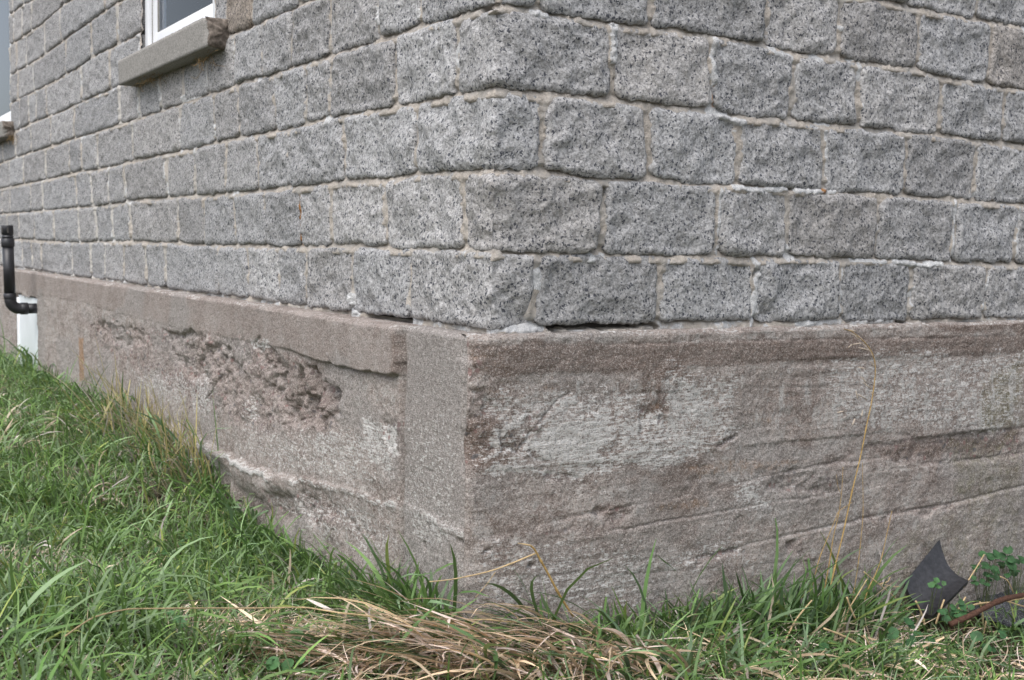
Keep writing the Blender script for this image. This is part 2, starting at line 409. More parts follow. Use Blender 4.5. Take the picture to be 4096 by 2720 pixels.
def parse(s):
    out = []; v = None
    for tok in s.split():
        if tok in VIEWS: v = VIEWS[tok]; continue
        a, b = tok.split(','); out.append(on_wall(v[0]+float(a)*v[2], v[1]+float(b)*v[2]))
    return out
SMIN, SMAX, NC = -11.5, 4.6, 12
bed_s, bed_z = {}, {}
for k in range(NC+1):
    if k in BEDS:
        pts = sorted(parse(BEDS[k]))
        keep = [pts[0]]
        for p in pts[1:]:
            if p[0]-keep[-1][0] > .05: keep.append(p)
        S = np.array([p[0] for p in keep]); Z = np.array([p[1] for p in keep])
        Z = k*.2+(Z-k*.2)*.55
        if k == 0: Z = Z*.6
    else:
        S = np.array([0.]); Z = np.array([k*.2])
    lo = np.arange(SMIN, S[0]-.35, .5); hi = np.arange(S[-1]+.4, SMAX+.5, .5)
    zc = k*.2
    jl = zc+RNG.normal(0, .005, len(lo)); jh = zc+RNG.normal(0, .005, len(hi))
    if k == 5:                                     # no survey between the sill and the right hand wall
        pass
    bed_s[k] = np.concatenate([lo, S, hi]); bed_z[k] = np.concatenate([jl, Z, jh])
def bedz(k, s): return np.interp(s, bed_s[k], bed_z[k])
def parse_heads(k):
    out = []; v = None
    for tok in HEADS.get(k, '').split():
        if tok in VIEWS: v = VIEWS[tok]; continue
        a, b = tok.split(':'); r = []
        for q in (a, b):
            x, y = q.split(','); r.append(on_wall(v[0]+float(x)*v[2], v[1]+float(y)*v[2])[0])
        out.append((r[0], r[1]))
    return sorted(out)
WIN = [(-3.146, -2.10), (-8.0, -6.77)]             # stone openings of the two windows
WZ = 1.07
def cells():
    for k in range(1, NC+1):
        H = parse_heads(k)
        if k == 6: H = [h for h in H]
        blocks = [(-.42+.1*(k % 2), 0)]
        # fill the stretches the survey does not reach
        allh = list(H)
        def fill(a, b):
            s = a
            while s < b-.2:
                d = float(RNG.uniform(.30, .46)); s += d
                if s < b-.15: allh.append((s+float(RNG.normal(0, .006)), s+float(RNG.normal(0, .006))))
        if not H: fill(SMIN, -.25 if k % 2 else -.42); allh.append((-.2-.2*(k % 2), -.2-.2*(k % 2))); fill(.15+.2*(k % 2), SMAX); allh.append((.15+.2*(k % 2),)*2)
        else:
            fill(SMIN, H[0][0]-.1)
            if k in (6, 7, 8, 9) or H[-1][0] < 0:
                pos = [h for h in H if h[0] > 0]
                neg = [h for h in H if h[0] < 0]
                e0 = neg[-1][0]
                fill(max(e0, -2.10) if k >= 6 else e0, -.3-.15*(k % 2)); allh.append((-.2-.15*(k % 2),)*2)
                st = .2+.15*(k % 2); allh.append((st, st)); fill(st, (pos[0][0]-.1) if pos else SMAX)
                if pos: fill(pos[-1][0], SMAX)
            else: fill(H[-1][0], SMAX)
        if k >= 6:
            for a, b in WIN: allh = [h for h in allh if not (a-.06 < h[0] < b+.06)]+[(a, a), (b, b)]
        allh = sorted(allh)
        allh = [(SMIN, SMIN)]+[h for h in allh if SMIN+.1 < h[0] < SMAX-.1]+[(SMAX, SMAX)]
        clean = [allh[0]]
        for h in allh[1:]:
            if h[0]-clean[-1][0] > .07: clean.append(h)
        allh = clean
        for a, b in zip(allh[:-1], allh[1:]):
            mid = (a[0]+b[0])/2
            if k >= 6 and any(w0 < mid < w1 for w0, w1 in WIN): continue
            yield k, a, b

cells_list = list(cells())
def place(s, z, d, c=(0.0, 0.0), w=.010):
    """wall coordinates (along the wall round the corner, up, outward) -> world; c = corner point"""
    t = sstep(-w, w, s); nx = -(1-t); ny = -t
    L = np.sqrt(nx*nx+ny*ny); nx = nx/L; ny = ny/L
    k = 1+.30*np.exp(-(s/(w*1.2))**2)
    X = c[0]+np.where(s > 0, s, 0)+nx*d*k; Y = c[1]+np.where(s < 0, -s, 0)+ny*d*k
    return np.stack([X, Y, z+0*s], -1)

# ------------------------------------------------------------------ the house
house = thing('stone_house', 'grey granite block house on a pinkish concrete foundation', 'house')

def build_stones():
    VV = []; FF = []; TT = []; SH = []; WM = []; n0 = 0
    for idx, (k, a, b) in enumerate(cells_list):
        r = np.random.default_rng(1000+idx)
        sc = (a[0]+b[0])/2; W = b[0]-a[0]
        vis = (-7.6 < sc < 2.4) and k <= (6 if sc > -2 else 10)
        near = -1.7 < sc < 2.4
        du = (.0048 if near else (.010 if sc > -4 else .016)) if vis else .022
        dv = (.0048 if near else .0075) if vis else .018
        nu = max(6, int(W/du)); nv = max(5, int(.19/dv))
        # denser grid lines at the rims
        def rim(n):
            t = np.linspace(-1, 1, n); return np.sign(t)*(1-(1-np.abs(t))**1.25)
        U, Vv = np.meshgrid(rim(nu), rim(nv))
        hl, hr = r.uniform(.0045, .010, 2)*(1.0 if near else 1.3 if sc > -2.5 else 2.2 if sc > -4 else 3.0); hb, ht = r.uniform(.004, .0095), r.uniform(.002, .0075)
        if k == 1: hb = r.uniform(.008, .016)
        if k == 1 and .13 < sc < 1.0: hb = .019
        sl = a[1]+(a[0]-a[1])*(Vv+1)/2+hl; sr = b[1]+(b[0]-b[1])*(Vv+1)/2-hr
        S = sl+(sr-sl)*(U+1)/2
        zb = bedz(k-1, S)+hb; zt = bedz(k, S)-ht
        Wd = (sr-sl)/2; Hh = (zt-zb)/2
        # rounded outline
        rc = r.uniform(.010, .034, 4)
        R = np.where(U < 0, np.where(Vv < 0, rc[0], rc[1]), np.where(Vv < 0, rc[2], rc[3]))
        ey = np.clip((np.abs(Vv)*Hh-(Hh-R))/R, 0, 1)
        shrink = R*(1-np.sqrt(np.clip(1-ey*ey, 0, 1)))
        S = (sl+sr)/2+U*(Wd-shrink*np.abs(U)**3)
        zb = bedz(k-1, S)+hb; zt = bedz(k, S)-ht
        Z = (zb+zt)/2+Vv*(zt-zb)/2
        # ragged edges
        seed = idx*7+3
        ew = np.abs(U)**6; eh = np.abs(Vv)**6
        S = S+ew*(fbm(Z*26, Z*0+np.sign(U)*9, sc*3, seed, 3)*.010)+ew*fbm(Z*110, S*0, sc, seed+5, 2)*.0022
        Z = Z+eh*(fbm(S*16, S*0+np.sign(Vv)*9, sc*3, seed+1, 3)*np.where(Vv < 0, .0085, .0065))+eh*fbm(S*90, S*0, sc, seed+6, 2)*np.where(Vv < 0, .0042, .0022)
        # rock face
        dx = Wd*(1-np.abs(U)); dz = Hh*(1-np.abs(Vv)); e = np.minimum(dx, dz)
        rimw = .016
        prof = -0.0082*(1-np.clip(e/rimw, 0, 1))**2.0
        low = np.where(Vv < 0, -.0035*(1-np.clip(dz/.02, 0, 1)), 0)*0
        big = fbm(S*6.5, Z*8, sc*1.7, seed+2, 2)*(.013 if near else .008)
        mid = fbm(S*20, Z*22, sc, seed+3, 3)*(.0082 if near else .0064)
        ridg = -np.abs(vnoise(S*11+Z*6, Z*13-S*4, sc, seed+8))*(.008 if near else .005)
        fine = fbm(S*75, Z*75, sc, seed+4, 2)*.0028
        D = .0085+r.uniform(-.002, .003)+prof+(big+mid+ridg+fine)*np.clip(.3+e/.03, 0, 1)+low
        # broken arris on the corner blocks
        if a[0] < 0 < b[0]: D = D-.006*np.exp(-(S/.028)**2)+fbm(Z*14, Z*0, 1.5, seed+9, 3)*.006*np.exp(-(S/.04)**2)
        if k == 1 and a[0] < 0 < b[0]: D = D-.022*sstep(.09, .0, Z-.02)*sstep(.02, .12, S)
        # a ring folded back into the joint
        Sx = np.pad(S, 1, 'edge'); Zx = np.pad(Z, 1, 'edge'); Dx = np.pad(D, 1, 'edge')
        ring = np.ones_like(Sx, bool); ring[1:-1, 1:-1] = False
        Dx[ring] = -.034
        cs, cz = S.mean(), Z.mean()
        Sx[ring] = cs+(Sx[ring]-cs)*.992; Zx[ring] = cz+(Zx[ring]-cz)*.985
        P = place(Sx, Zx, Dx).reshape(-1, 3)
        f = grid_faces(nu+2, nv+2, n0)
        VV.append(P); FF.append(f); n0 += len(P)
        t = np.clip(r.normal(1.0, .075), .82, 1.15)
        warm = np.clip(r.normal(.03, .07), 0, .3)
        if sc > 2.0 and k == 5: warm = .45
        if 1.0 < sc < 1.45 and k == 2: warm = .22; t = .88
        if 1.2 < sc < 1.6 and k == 5: warm = .18; t = .9
        if 1.5 < sc < 1.95 and k == 3: t = .84
        if -2.0 < sc < -1.6 and k == 6: warm = .9; t = .8
        TT.append(np.full(len(P), t)); WM.append(np.full(len(P), warm))
        SH.append(np.tile(r.uniform(-8, 8, 3), (len(P), 1)))
    return mk('granite_blocks', np.concatenate(VV), np.concatenate(FF), M_GRANITE, house,
              {'tint': ('FLOAT', np.concatenate(TT)), 'warm': ('FLOAT', np.concatenate(WM)), 'shift': ('FLOAT_VECTOR', np.concatenate(SH))})
stones = build_stones()

# ------------------------------------------------------------------ mortar between the blocks
def dpx(pts): return [on_wall(x*DP, y*DP) for x, y in pts]
WHITE = [([(1412, 62), (1412, 100), (1410, 138)], .012, .013), ([(1647, 92), (1641, 130), (1645, 195)], .011, .010), ([(1991, 165), (1988, 250)], .008, .006),
    ([(1660, 437), (1657, 500), (1655, 590)], .005, .004), ([(1690, 433), (1750, 438), (1812, 433)], .009, .008), ([(1832, 438), (1870, 441), (1925, 440)], .008, .007),
    ([(1902, 305), (1906, 430)], .005, .003), ([(1735, 592), (1742, 610), (1747, 630)], .009, .010), ([(2201, 465), (2194, 600)], .006, .004), ([(2349, 480), (2342, 590)], .007, .005),
    ([(2036, 470), (2030, 500)], .005, .003), ([(2276, 640), (2264, 710)], .007, .004), ([(1743, 640), (1736, 750)], .010, .004), ([(1940, 618), (1937, 720)], .005, .002), ([(2110, 640), (2100, 700)], .007, .003),
    ([(816, 690), (822, 727)], .024, .016), ([(1150, 754), (1200, 758), (1250, 754)], .012, .003), ([(1085, 742), (1110, 748)], .007, .002),
    ([(1225, 27), (1260, 37)], .008, .006), ([(1660, 270), (1712, 284)], .010, .007), ([(321, 229), (324, 262)], .011, .006), ([(369, 180), (374, 230)], .011, .007),
    ([(479, 149), (481, 205)], .008, .005), ([(541, 94), (545, 137)], .008, .005), ([(415, 230), (440, 224), (462, 216)], .014, .008), ([(418, 277), (421, 350)], .008, .005),
    ([(383, 378), (386, 408)], .011, .007), ([(388, 421), (392, 446)], .008, .004), ([(453, 340), (454, 366)], .010, .006), ([(497, 290), (501, 322)], .008, .005),
    ([(323, 95), (326, 120)], .035, .012), ([(1900, 1400), (1901, 1401)], .001, 0), ([(2060, 603), (2120, 612), (2170, 606)], .010, .008), ([(1960, 598), (2040, 604)], .007, .004),
    ([(2000, 738), (2060, 737)], .010, .006), ([(1850, 741), (1930, 740)], .009, .004), ([(1905, 55), (1955, 72)], .006, .004), ([(2000, 98), (2110, 122)], .006, .003), ([(960, 0), (968, 40)], .008, .006), ([(872, 20), (878, 55)], .009, .007)]
HOLES = [([(1272, 757), (1330, 752), (1400, 750), (1508, 746)], .0090, .09), ([(1505, 742), (1520, 757)], .008, .05), ([(842, 725), (890, 732), (945, 740)], .010, .05), ([(2069, 744), (2096, 742)], .008, .05),
    ([(2338, 604), (2361, 605)], .008, .05), ([(1958, 441), (1962, 442)], .006, .03), ([(1822, 433), (1826, 434)], .006, .03), ([(1415, 170), (1418, 200)], .005, .02), ([(1393, 435), (1394, 450)], .007, .025),
    ([(1988, 756), (1993, 757)], .005, .03), ([(1742, 626), (1738, 634)], .007, .03), ([(1110, 22), (1135, 15), (1150, 12)], .008, .03)]
def build_mortar():
    s1 = np.concatenate([np.arange(SMIN, -7.6, .08), np.arange(-7.6, -4, .02), np.arange(-4, -1.7, .010), np.arange(-1.7, 2.35, .0052), np.arange(2.35, SMAX+.05, .05)])
    z1 = np.concatenate([np.arange(-.03, 1.16, .0052), np.arange(1.16, NC*.2+.01, .012)])
    S, Z = np.meshgrid(s1, z1)
    D = np.full(S.shape, -.0005)
    for k in range(1, NC):
        u = Z-bedz(k, S)
        D = np.where(np.abs(u) < .022, -.0025-.0055*np.clip(u/.010, -1.1, 1), D)
    u0 = Z-.012; D = np.where(Z < .03, -.007-.004*np.clip(u0/.012, -1, 1), D)
    # pull the bed back behind the middle of the blocks
    hd = np.full(S.shape, 9.0)
    for k, a, b in cells_list:
        r0, r1 = np.searchsorted(z1, [k*.2-.2, k*.2])
        zz = Z[r0:r1]; tt = np.clip((zz-(k-1)*.2)/.2, 0, 1)
        for h in (a, b):
            c0, c1 = np.searchsorted(s1, [min(h)-.05, max(h)+.05])
            if c1 > c0: hd[r0:r1, c0:c1] = np.minimum(hd[r0:r1, c0:c1], np.abs(S[r0:r1, c0:c1]-(h[1]+(h[0]-h[1])*tt[:, c0:c1])))
    far = sstep(-1.6, -3.2, S); pale = np.where(hd < .03, sstep(.3, .9, far), 0)*sstep(-.35, .25, fbm(S*2.0, Z*5, 4, 85, 2)); D = D+.0065*sstep(.030, .018, hd)*far
    bd = np.full(S.shape, 9.0)
    for k in range(0, NC+1): bd = np.minimum(bd, np.abs(Z-bedz(k, S)))
    D = D-.030*sstep(.018, .034, np.minimum(bd, hd-.012*far))
    D = D+fbm(S*17, Z*24, 0, 71, 3)*.007+fbm(S*80, Z*80, 0, 72, 2)*.005
    D = np.where(Z < .035, D+fbm(S*22, Z*30, 0, 75, 3)*.010-.003, D)
    wmask = np.zeros(S.shape); rust = np.zeros(S.shape)
    wob = fbm(S*55, Z*55, 0, 73, 3)*.006
    for pts, r, bulge in WHITE:
        q = dpx(pts); ss = [p[0] for p in q]; zz = [p[1] for p in q]
        b = (S > min(ss)-.07) & (S < max(ss)+.07) & (Z > min(zz)-.07) & (Z < max(zz)+.07)
        if not b.any(): continue
        d = seg_dist(S[b], Z[b], q)+wob[b]
        mk_ = sstep(r*1.25, r*.6, d)
        wmask[b] = np.maximum(wmask[b], mk_); D[b] += mk_*(bulge+vnoise(S[b]*120, Z[b]*120, 0, 74)*bulge*.5)
    # scattered lime along the joints
    wmask = np.maximum(wmask, .8*sstep(.50, .75, fbm(S*7, Z*9, 0, 81, 3)*1.3+vnoise(S*40, Z*40, 0, 82)*.35))
    wmask = np.where(Z < .04, np.maximum(wmask, .30+fbm(S*14, Z*20, 0, 83, 3)*.5), wmask)
    for pts, r, dep in HOLES:
        q = dpx(pts); ss = [p[0] for p in q]; zz = [p[1] for p in q]
        b = (S > min(ss)-.06) & (S < max(ss)+.06) & (Z > min(zz)-.06) & (Z < max(zz)+.06)
        d = seg_dist(S[b], Z[b], q)+wob[b]*.7
        mk_ = sstep(r*1.2, r*.7, d+.007*np.clip(vnoise(S[b]*22, Z[b]*10, 0, 86), 0, 1)); D[b] = D[b]*(1-mk_)-dep*mk_; wmask[b] *= 1-mk_
    for pts, r in [([(1647, 205), (1650, 240)], .010), ([(690, 455), (692, 500), (694, 560)], .009), ([(1895, 437), (1900, 441)], .007)]:
        q = dpx(pts); rust = np.maximum(rust, sstep(r*1.3, r*.5, seg_dist(S, Z, q)+wob)); 
    nu, nv = len(s1), len(z1)
    F = grid_faces(nu, nv)
    fs = ((S[:-1, :-1]+S[1:, 1:])/2).ravel(); fz = ((Z[:-1, :-1]+Z[1:, 1:])/2).ravel()
    keep = np.ones(len(F), bool)
    for a, b in WIN: keep &= ~((fs > a) & (fs < b) & (fz > WZ))
    return mk('mortar', place(S, Z, D).reshape(-1, 3), F[keep], M_MORTAR, stones, {'white': ('FLOAT', wmask), 'pale': ('FLOAT', pale), 'rust': ('FLOAT', rust)})
build_mortar()
# solid core of the walls behind the facing
def core_boxes():
    P = []
    def wallbox(s0, s1, z0, z1):
        if s1 <= 0: return box(.05, .34, -s1, -s0, z0, z1, 0)
        return box(s0, s1, .05, .34, z0, z1, 0)
    for s0, s1, z0, z1 in [(-2.10, -.0501, 0, 2.4), (-6.77, -3.146, 0, 2.4), (SMIN, -8.0, 0, 2.4), (-3.146, -2.10, 0, WZ-.002), (-8.0, -6.77, 0, WZ-.002), (.3401, SMAX, .0, 2.4)]:
        P.append(wallbox(s0, s1, z0, z1))
    return merge(P)
v, f = core_boxes(); mk('wall_core', v, f, M_CORE, house, smooth=False)
# ------------------------------------------------------------------ concrete foundation (plinth)
PL, PR = .08, .02                                   # how far it stands out from the left and right wall
XPC = 1068.0                                        # its corner in the survey
def pl(xd, yd):
    return on_left(xd*DP, yd*DP, PL) if xd < XPC else on_right(xd*DP, yd*DP, PR)
def q2s(q): return np.where(q < 0, q+PR, q-PL)
def qof(s, left): return s-PR if left else s+PL
def plq(pts):
    out = []
    for x, y in pts:
        s, z = pl(x, y); out.append((s-PR if x < XPC else s+PL, z))
    return out
OPEN = (-6.28-PR, -5.43-PR, -.155)                  # opening with the white panel: q0, q1, top
def build_plinth():
    q1 = np.concatenate([np.arange(SMIN, -7.6, .1), np.arange(-7.6, -4.0, .018), np.arange(-4.0, -2.3, .0095), np.arange(-2.3, 2.4, .0037), np.arange(2.4, SMAX+PL+.05, .06)])
    zf = np.concatenate([np.arange(-1.45, -1.02, .02), np.arange(-1.02, -.0115, .0037)])
    top_in = np.array([0, .004, .012, .022, .034, .048, .064, .082, .105, .125])
    nz = len(zf)
    Q, Z = np.meshgrid(q1, zf)
    Lf = Q < 0
    # boundaries wander a little
    wq = fbm(Q*9, Z*9, 0, 101, 3)*.035+fbm(Q*45, Z*45, 0, 102, 3)*.012
    wz = fbm(Q*9, Z*9, 5, 103, 3)*.030+fbm(Q*45, Z*45, 5, 104, 3)*.010
    Qw, Zw = Q+wq, Z+wz
    D = fbm(Q*2.2, Z*3, 0, 110, 2)*.006
    rough = fbm(Q*28, Z*30, 0, 111, 4)*.0036+fbm(Q*120, Z*120, 0, 112, 2)*.0014
    pit = np.zeros(Q.shape); lime_lit = np.zeros(Q.shape); streak = np.zeros(Q.shape); brown = np.zeros(Q.shape)
    rust = np.zeros(Q.shape); algae = np.zeros(Q.shape); smooth = np.zeros(Q.shape)
    def poly(pts, soft=.03, warp=1.0):
        P = plq(pts); qq = [p[0] for p in P]; zz = [p[1] for p in P]
        b = (Q > min(qq)-.12) & (Q < max(qq)+.12) & (Z > min(zz)-.12) & (Z < max(zz)+.12)
        out = np.zeros(Q.shape)
        if b.any():
            d = poly_sdf(Q[b]+wq[b]*warp, Z[b]+wz[b]*warp, P); out[b] = sstep(soft*.5, -soft*.5, d)
        return out
    def line(pts, r, warp=.25):
        P = plq(pts); qq = [p[0] for p in P]; zz = [p[1] for p in P]
        b = (Q > min(qq)-.12) & (Q < max(qq)+.12) & (Z > min(zz)-.12) & (Z < max(zz)+.12)
        d = np.full(Q.shape, 9.0)
        if b.any(): d[b] = seg_dist(Q[b]+wq[b]*warp, Z[b]+wz[b]*warp, P)
        return d
    # --- left face: smooth cap band, broken off before the corner
    capl = plq([(60, 672), (200, 700), (330, 738), (520, 778), (640, 800), (790, 845), (921, 868)])
    capz = np.interp(Q, [p[0] for p in capl], [p[1] for p in capl])
    qe = plq([(921, 800)])[0][0]
    endw = wq*.35
    cap = sstep(-.004, .004, Z-capz+wz*.25)*sstep(.004, -.004, Q-qe+endw)
    capthick = np.interp(Q, [-6, -2.4, -1.5, -1.05, qe], [.001, .0015, .003, .008, .024])
    D = D+cap*capthick*Lf
    smooth = np.maximum(smooth, cap*Lf*.9)
    # column at the corner
    colm = sstep(-.004, .010, Q-qe)*sstep(.01, -.015, Q)
    smooth = np.maximum(smooth, colm*sstep(-.52, -.30, Z)*.85)
    D = D-colm*.010-.014*np.exp(-((Q-qe-.006+wq*.10)/.0055)**2)*(Z < -.1)
    rough = rough*np.where(Q < qe-.01, 1.35, 1.0)
    # --- eroded patches with open aggregate
    PITS = [([(215, 748), (270, 742), (335, 770), (345, 800), (300, 800), (240, 782)], .012, .02),
        ([(378, 768), (440, 762), (530, 800), (540, 850), (505, 905), (455, 880), (420, 850), (390, 810)], .022, .02),
        ([(592, 806), (632, 800), (645, 850), (610, 862)], .016, .02), ([(190, 740), (560, 780), (800, 880), (780, 990), (600, 1000), (450, 930), (240, 810)], .004, .06), ([(735, 925), (770, 920), (772, 958), (742, 960)], .02, .015), ([(610, 880), (650, 860), (660, 900), (620, 920)], .016, .02),
        ([(690, 842), (725, 848), (738, 880), (782, 905), (780, 960), (735, 968), (700, 985), (655, 970), (648, 930), (680, 900)], .034, .025),
        ([(540, 830), (660, 840), (650, 960), (560, 980), (500, 940)], .008, .05),
        ([(880, 960), (925, 960), (925, 1040), (890, 1040)], .008, .02),
        ([(600, 1120), (720, 1150), (860, 1230), (700, 1215), (560, 1180)], .012, .04),
        ([(1075, 880), (1120, 890), (1140, 960), (1150, 1050), (1110, 1080), (1070, 1100)], .010, .02),
        ([(1200, 945), (1260, 950), (1250, 975), (1215, 985)], .010, .01),
        ([(1165, 1000), (1215, 1005), (1225, 1050), (1160, 1052)], .007, .01),
        ([(1460, 940), (1530, 930), (1535, 1005), (1470, 1020)], .007, .03),
        ([(1650, 1020), (1690, 1005), (1705, 1015), (1665, 1030)], .009, .01),
        ([(1760, 1100), (1900, 1085), (1950, 1110), (1930, 1140), (1780, 1135)], .010, .03),
        ([(2000, 1025), (2361, 985), (2361, 1060), (2080, 1075)], .006, .02),
        ([(1370, 1172), (1450, 1165), (1450, 1190), (1380, 1200)], .012, .02), ([(1145, 990), (1160, 985), (1180, 1040), (1165, 1050)], .009, .01), ([(1230, 1080), (1340, 1092), (1350, 1102), (1250, 1100)], .006, .01), ([(1590, 1300), (1720, 1262), (1725, 1275), (1600, 1312)], .008, .01), ([(2000, 1190), (2200, 1160), (2200, 1172), (2010, 1200)], .008, .01), ([(1640, 1025), (1705, 1005), (1710, 1012), (1650, 1035)], .010, .008), ([(1880, 1055), (1960, 1045), (1960, 1062), (1890, 1066)], .006, .01), ([(1250, 1230), (1420, 1190), (1430, 1200), (1270, 1240)], .005, .01),
        ([(1070, 790), (1110, 790), (1110, 860), (1075, 870)], .006, .02),
        ([(1820, 1240), (1850, 1235), (1850, 1275), (1825, 1275)], .012, .01)]
    wd, cid = worley(Q*42, Z*42, 5); wd2, cid2 = worley(Q*85, Z*85, 6)
    lump = np.where(cid > -.1, np.clip(.55-wd, 0, 1)*.0045, 0)+np.where(cid2 > -.3, np.clip(.5-wd2, 0, 1)*.0045, 0)
    brown = np.maximum(brown, poly([(912, 765), (926, 765), (927, 872), (912, 872)], .02, .6)*.7)  # brownish cap end, darkened further to put that face's shade into the colour
    grey = colm*1.0
    for pts, dep, soft in PITS:
        m_ = poly(pts, soft)
        D = D-m_*dep*.85*(.7+1.5*fbm(Q*15, Z*17, 3, 120, 3))+m_*lump*min(1, dep/.014)
        rough = rough*(1+m_*.9*min(1, dep/.012))
        pit = np.maximum(pit, m_)
        smooth = smooth*(1-m_)
    # --- footing that bulges out below a sloping ridge
    rl = plq([(330, 960), (490, 1030), (600, 1085), (690, 1112), (800, 1140), (920, 1172), (1000, 1195), (1062, 1238)])
    rz = np.interp(Q, [p[0] for p in rl]+[.05, .6], [p[1] for p in rl]+[rl[-1][1]-.02, rl[-1][1]-.03])
    rz = rz+fbm(Q*16, Z*0, 0, 190, 4)*.020*(Q < -.05)
    under = sstep(.014, .004, Z-rz+wz*.22)*np.interp(Q, [-3, -2.0, -1.25, -.9, -.5, 0, .12], [0, .032, .022, .008, .004, .002, 0])*(.75+.7*vnoise(Q*9, Z*14, 0, 191))
    D = D+under-.045*sstep(-.012, -.10, Z-rz+wz*.3)*(Q < 0)*np.interp(Q, [-3, -2.0, -1.3, -.8, 0], [0, .8, .5, .08, 0])
    d_r = np.abs(Z-rz+.001+wz*.22); ridge = sstep(.0135, .006, d_r)*np.interp(Q, [-2.1, -1.95, -1.3, -1.0, -.6, -.3, 0], [0, 1, 1, .45, .40, .75, .4])*np.clip(.9+.9*vnoise(Q*7, Q*0, 0, 192), .1, 1)*(Q < .02)
    lime_lit = np.maximum(lime_lit, ridge*1.0); D = D+ridge*.006  # ridge lip whitened in colour to read as lit from above
    # --- board lines of the shuttering on the right face
    for pts, w_, dep, step in [([(1080, 862), (1390, 858), (1750, 835), (2361, 812)], .0035, .002, .004), ([(1085, 800), (1400, 795), (1900, 782), (2361, 776)], .0028, .0022, -.002),
            ([(1092, 1247), (1390, 1178), (1640, 1130), (1800, 1090), (1960, 1064)], .004, .004, -.005), ([(1990, 1026), (2180, 1005), (2361, 986)], .004, .006, .008),
            ([(2000, 1086), (2180, 1070), (2361, 1046)], .003, .003, -.003), ([(1560, 1300), (1750, 1250), (2000, 1195), (2180, 1165), (2361, 1120)], .005, .005, -.005),
            ([(1075, 1095), (1150, 1085), (1260, 1080)], .004, .003, .003), ([(2200, 795), (2361, 790)], .003, .002, .002), ([(1110, 925), (1500, 905), (2000, 890)], .003, .003, .002), ([(1300, 1082), (1560, 1050), (1960, 1005)], .003, .004, .004), ([(1400, 1225), (1700, 1170), (2100, 1110)], .003, .004, -.003), ([(1100, 1330), (1500, 1320), (1900, 1290)], .003, .003, .002)]:
        P = plq(pts); zq = np.interp(Q, [p[0] for p in P], [p[1] for p in P])+wz*.22
        on = sstep(P[0][0]-.02, P[0][0]+.04, Q)*sstep(P[-1][0]+.25, P[-1][0]+.02, Q)*(Q > 0)
        on = on*np.clip(.75+.8*vnoise(Q*5, Z*0, step*900, 132), .15, 1); D = D-on*dep*1.1*np.exp(-((Z-zq)/w_)**2)-on*1.0*step*sstep(.0, -.006, Z-zq)*sstep(-.16, -.02, Z-zq)
    D = D+(Q > 0)*.0009*vnoise(Q*5, Z*85+vnoise(Q*4, Z*3, 0, 131)*1.2, 0, 130)
    # --- cracks and gouges
    for pts, w_, dep in [([(500, 842), (508, 870), (492, 905), (476, 920)], .004, .010), ([(745, 940), (705, 955), (690, 968), (650, 980)], .004, .010), ([(590, 790), (603, 778)], .004, .010),
            ([(1155, 1000), (1163, 1030), (1195, 1045), (1215, 1015), (1225, 990)], .004, .006), ([(1230, 985), (1290, 920), (1320, 905)], .003, .004), ([(1220, 1040), (1232, 1058), (1260, 1062)], .004, .005),
            ([(790, 845), (850, 858), (905, 872), (923, 862)], .004, .010), ([(923, 765), (921, 800), (924, 862)], .004, .006), ([(920, 880), (920, 1000), (918, 1170)], .003, .004), ([(1058, 880), (1058, 1100)], .003, .003),
            ([(1290, 1090), (1340, 1098)], .003, .005), ([(2120, 1070), (2250, 1060), (2361, 1045)], .003, .003), ([(970, 1080), (985, 1090)], .003, .004), ([(1830, 1245), (1823, 1270)], .005, .012),
            ([(1222, 1308), (1226, 1308)], .006, .018), ([(1046, 1248), (1048, 1250)], .005, .015), ([(966, 1255), (968, 1268)], .005, .015), ([(1120, 1275), (1135, 1268)], .004, .010)]:
        d = line(pts, w_); D = D-dep*np.exp(-(d/w_)**2)
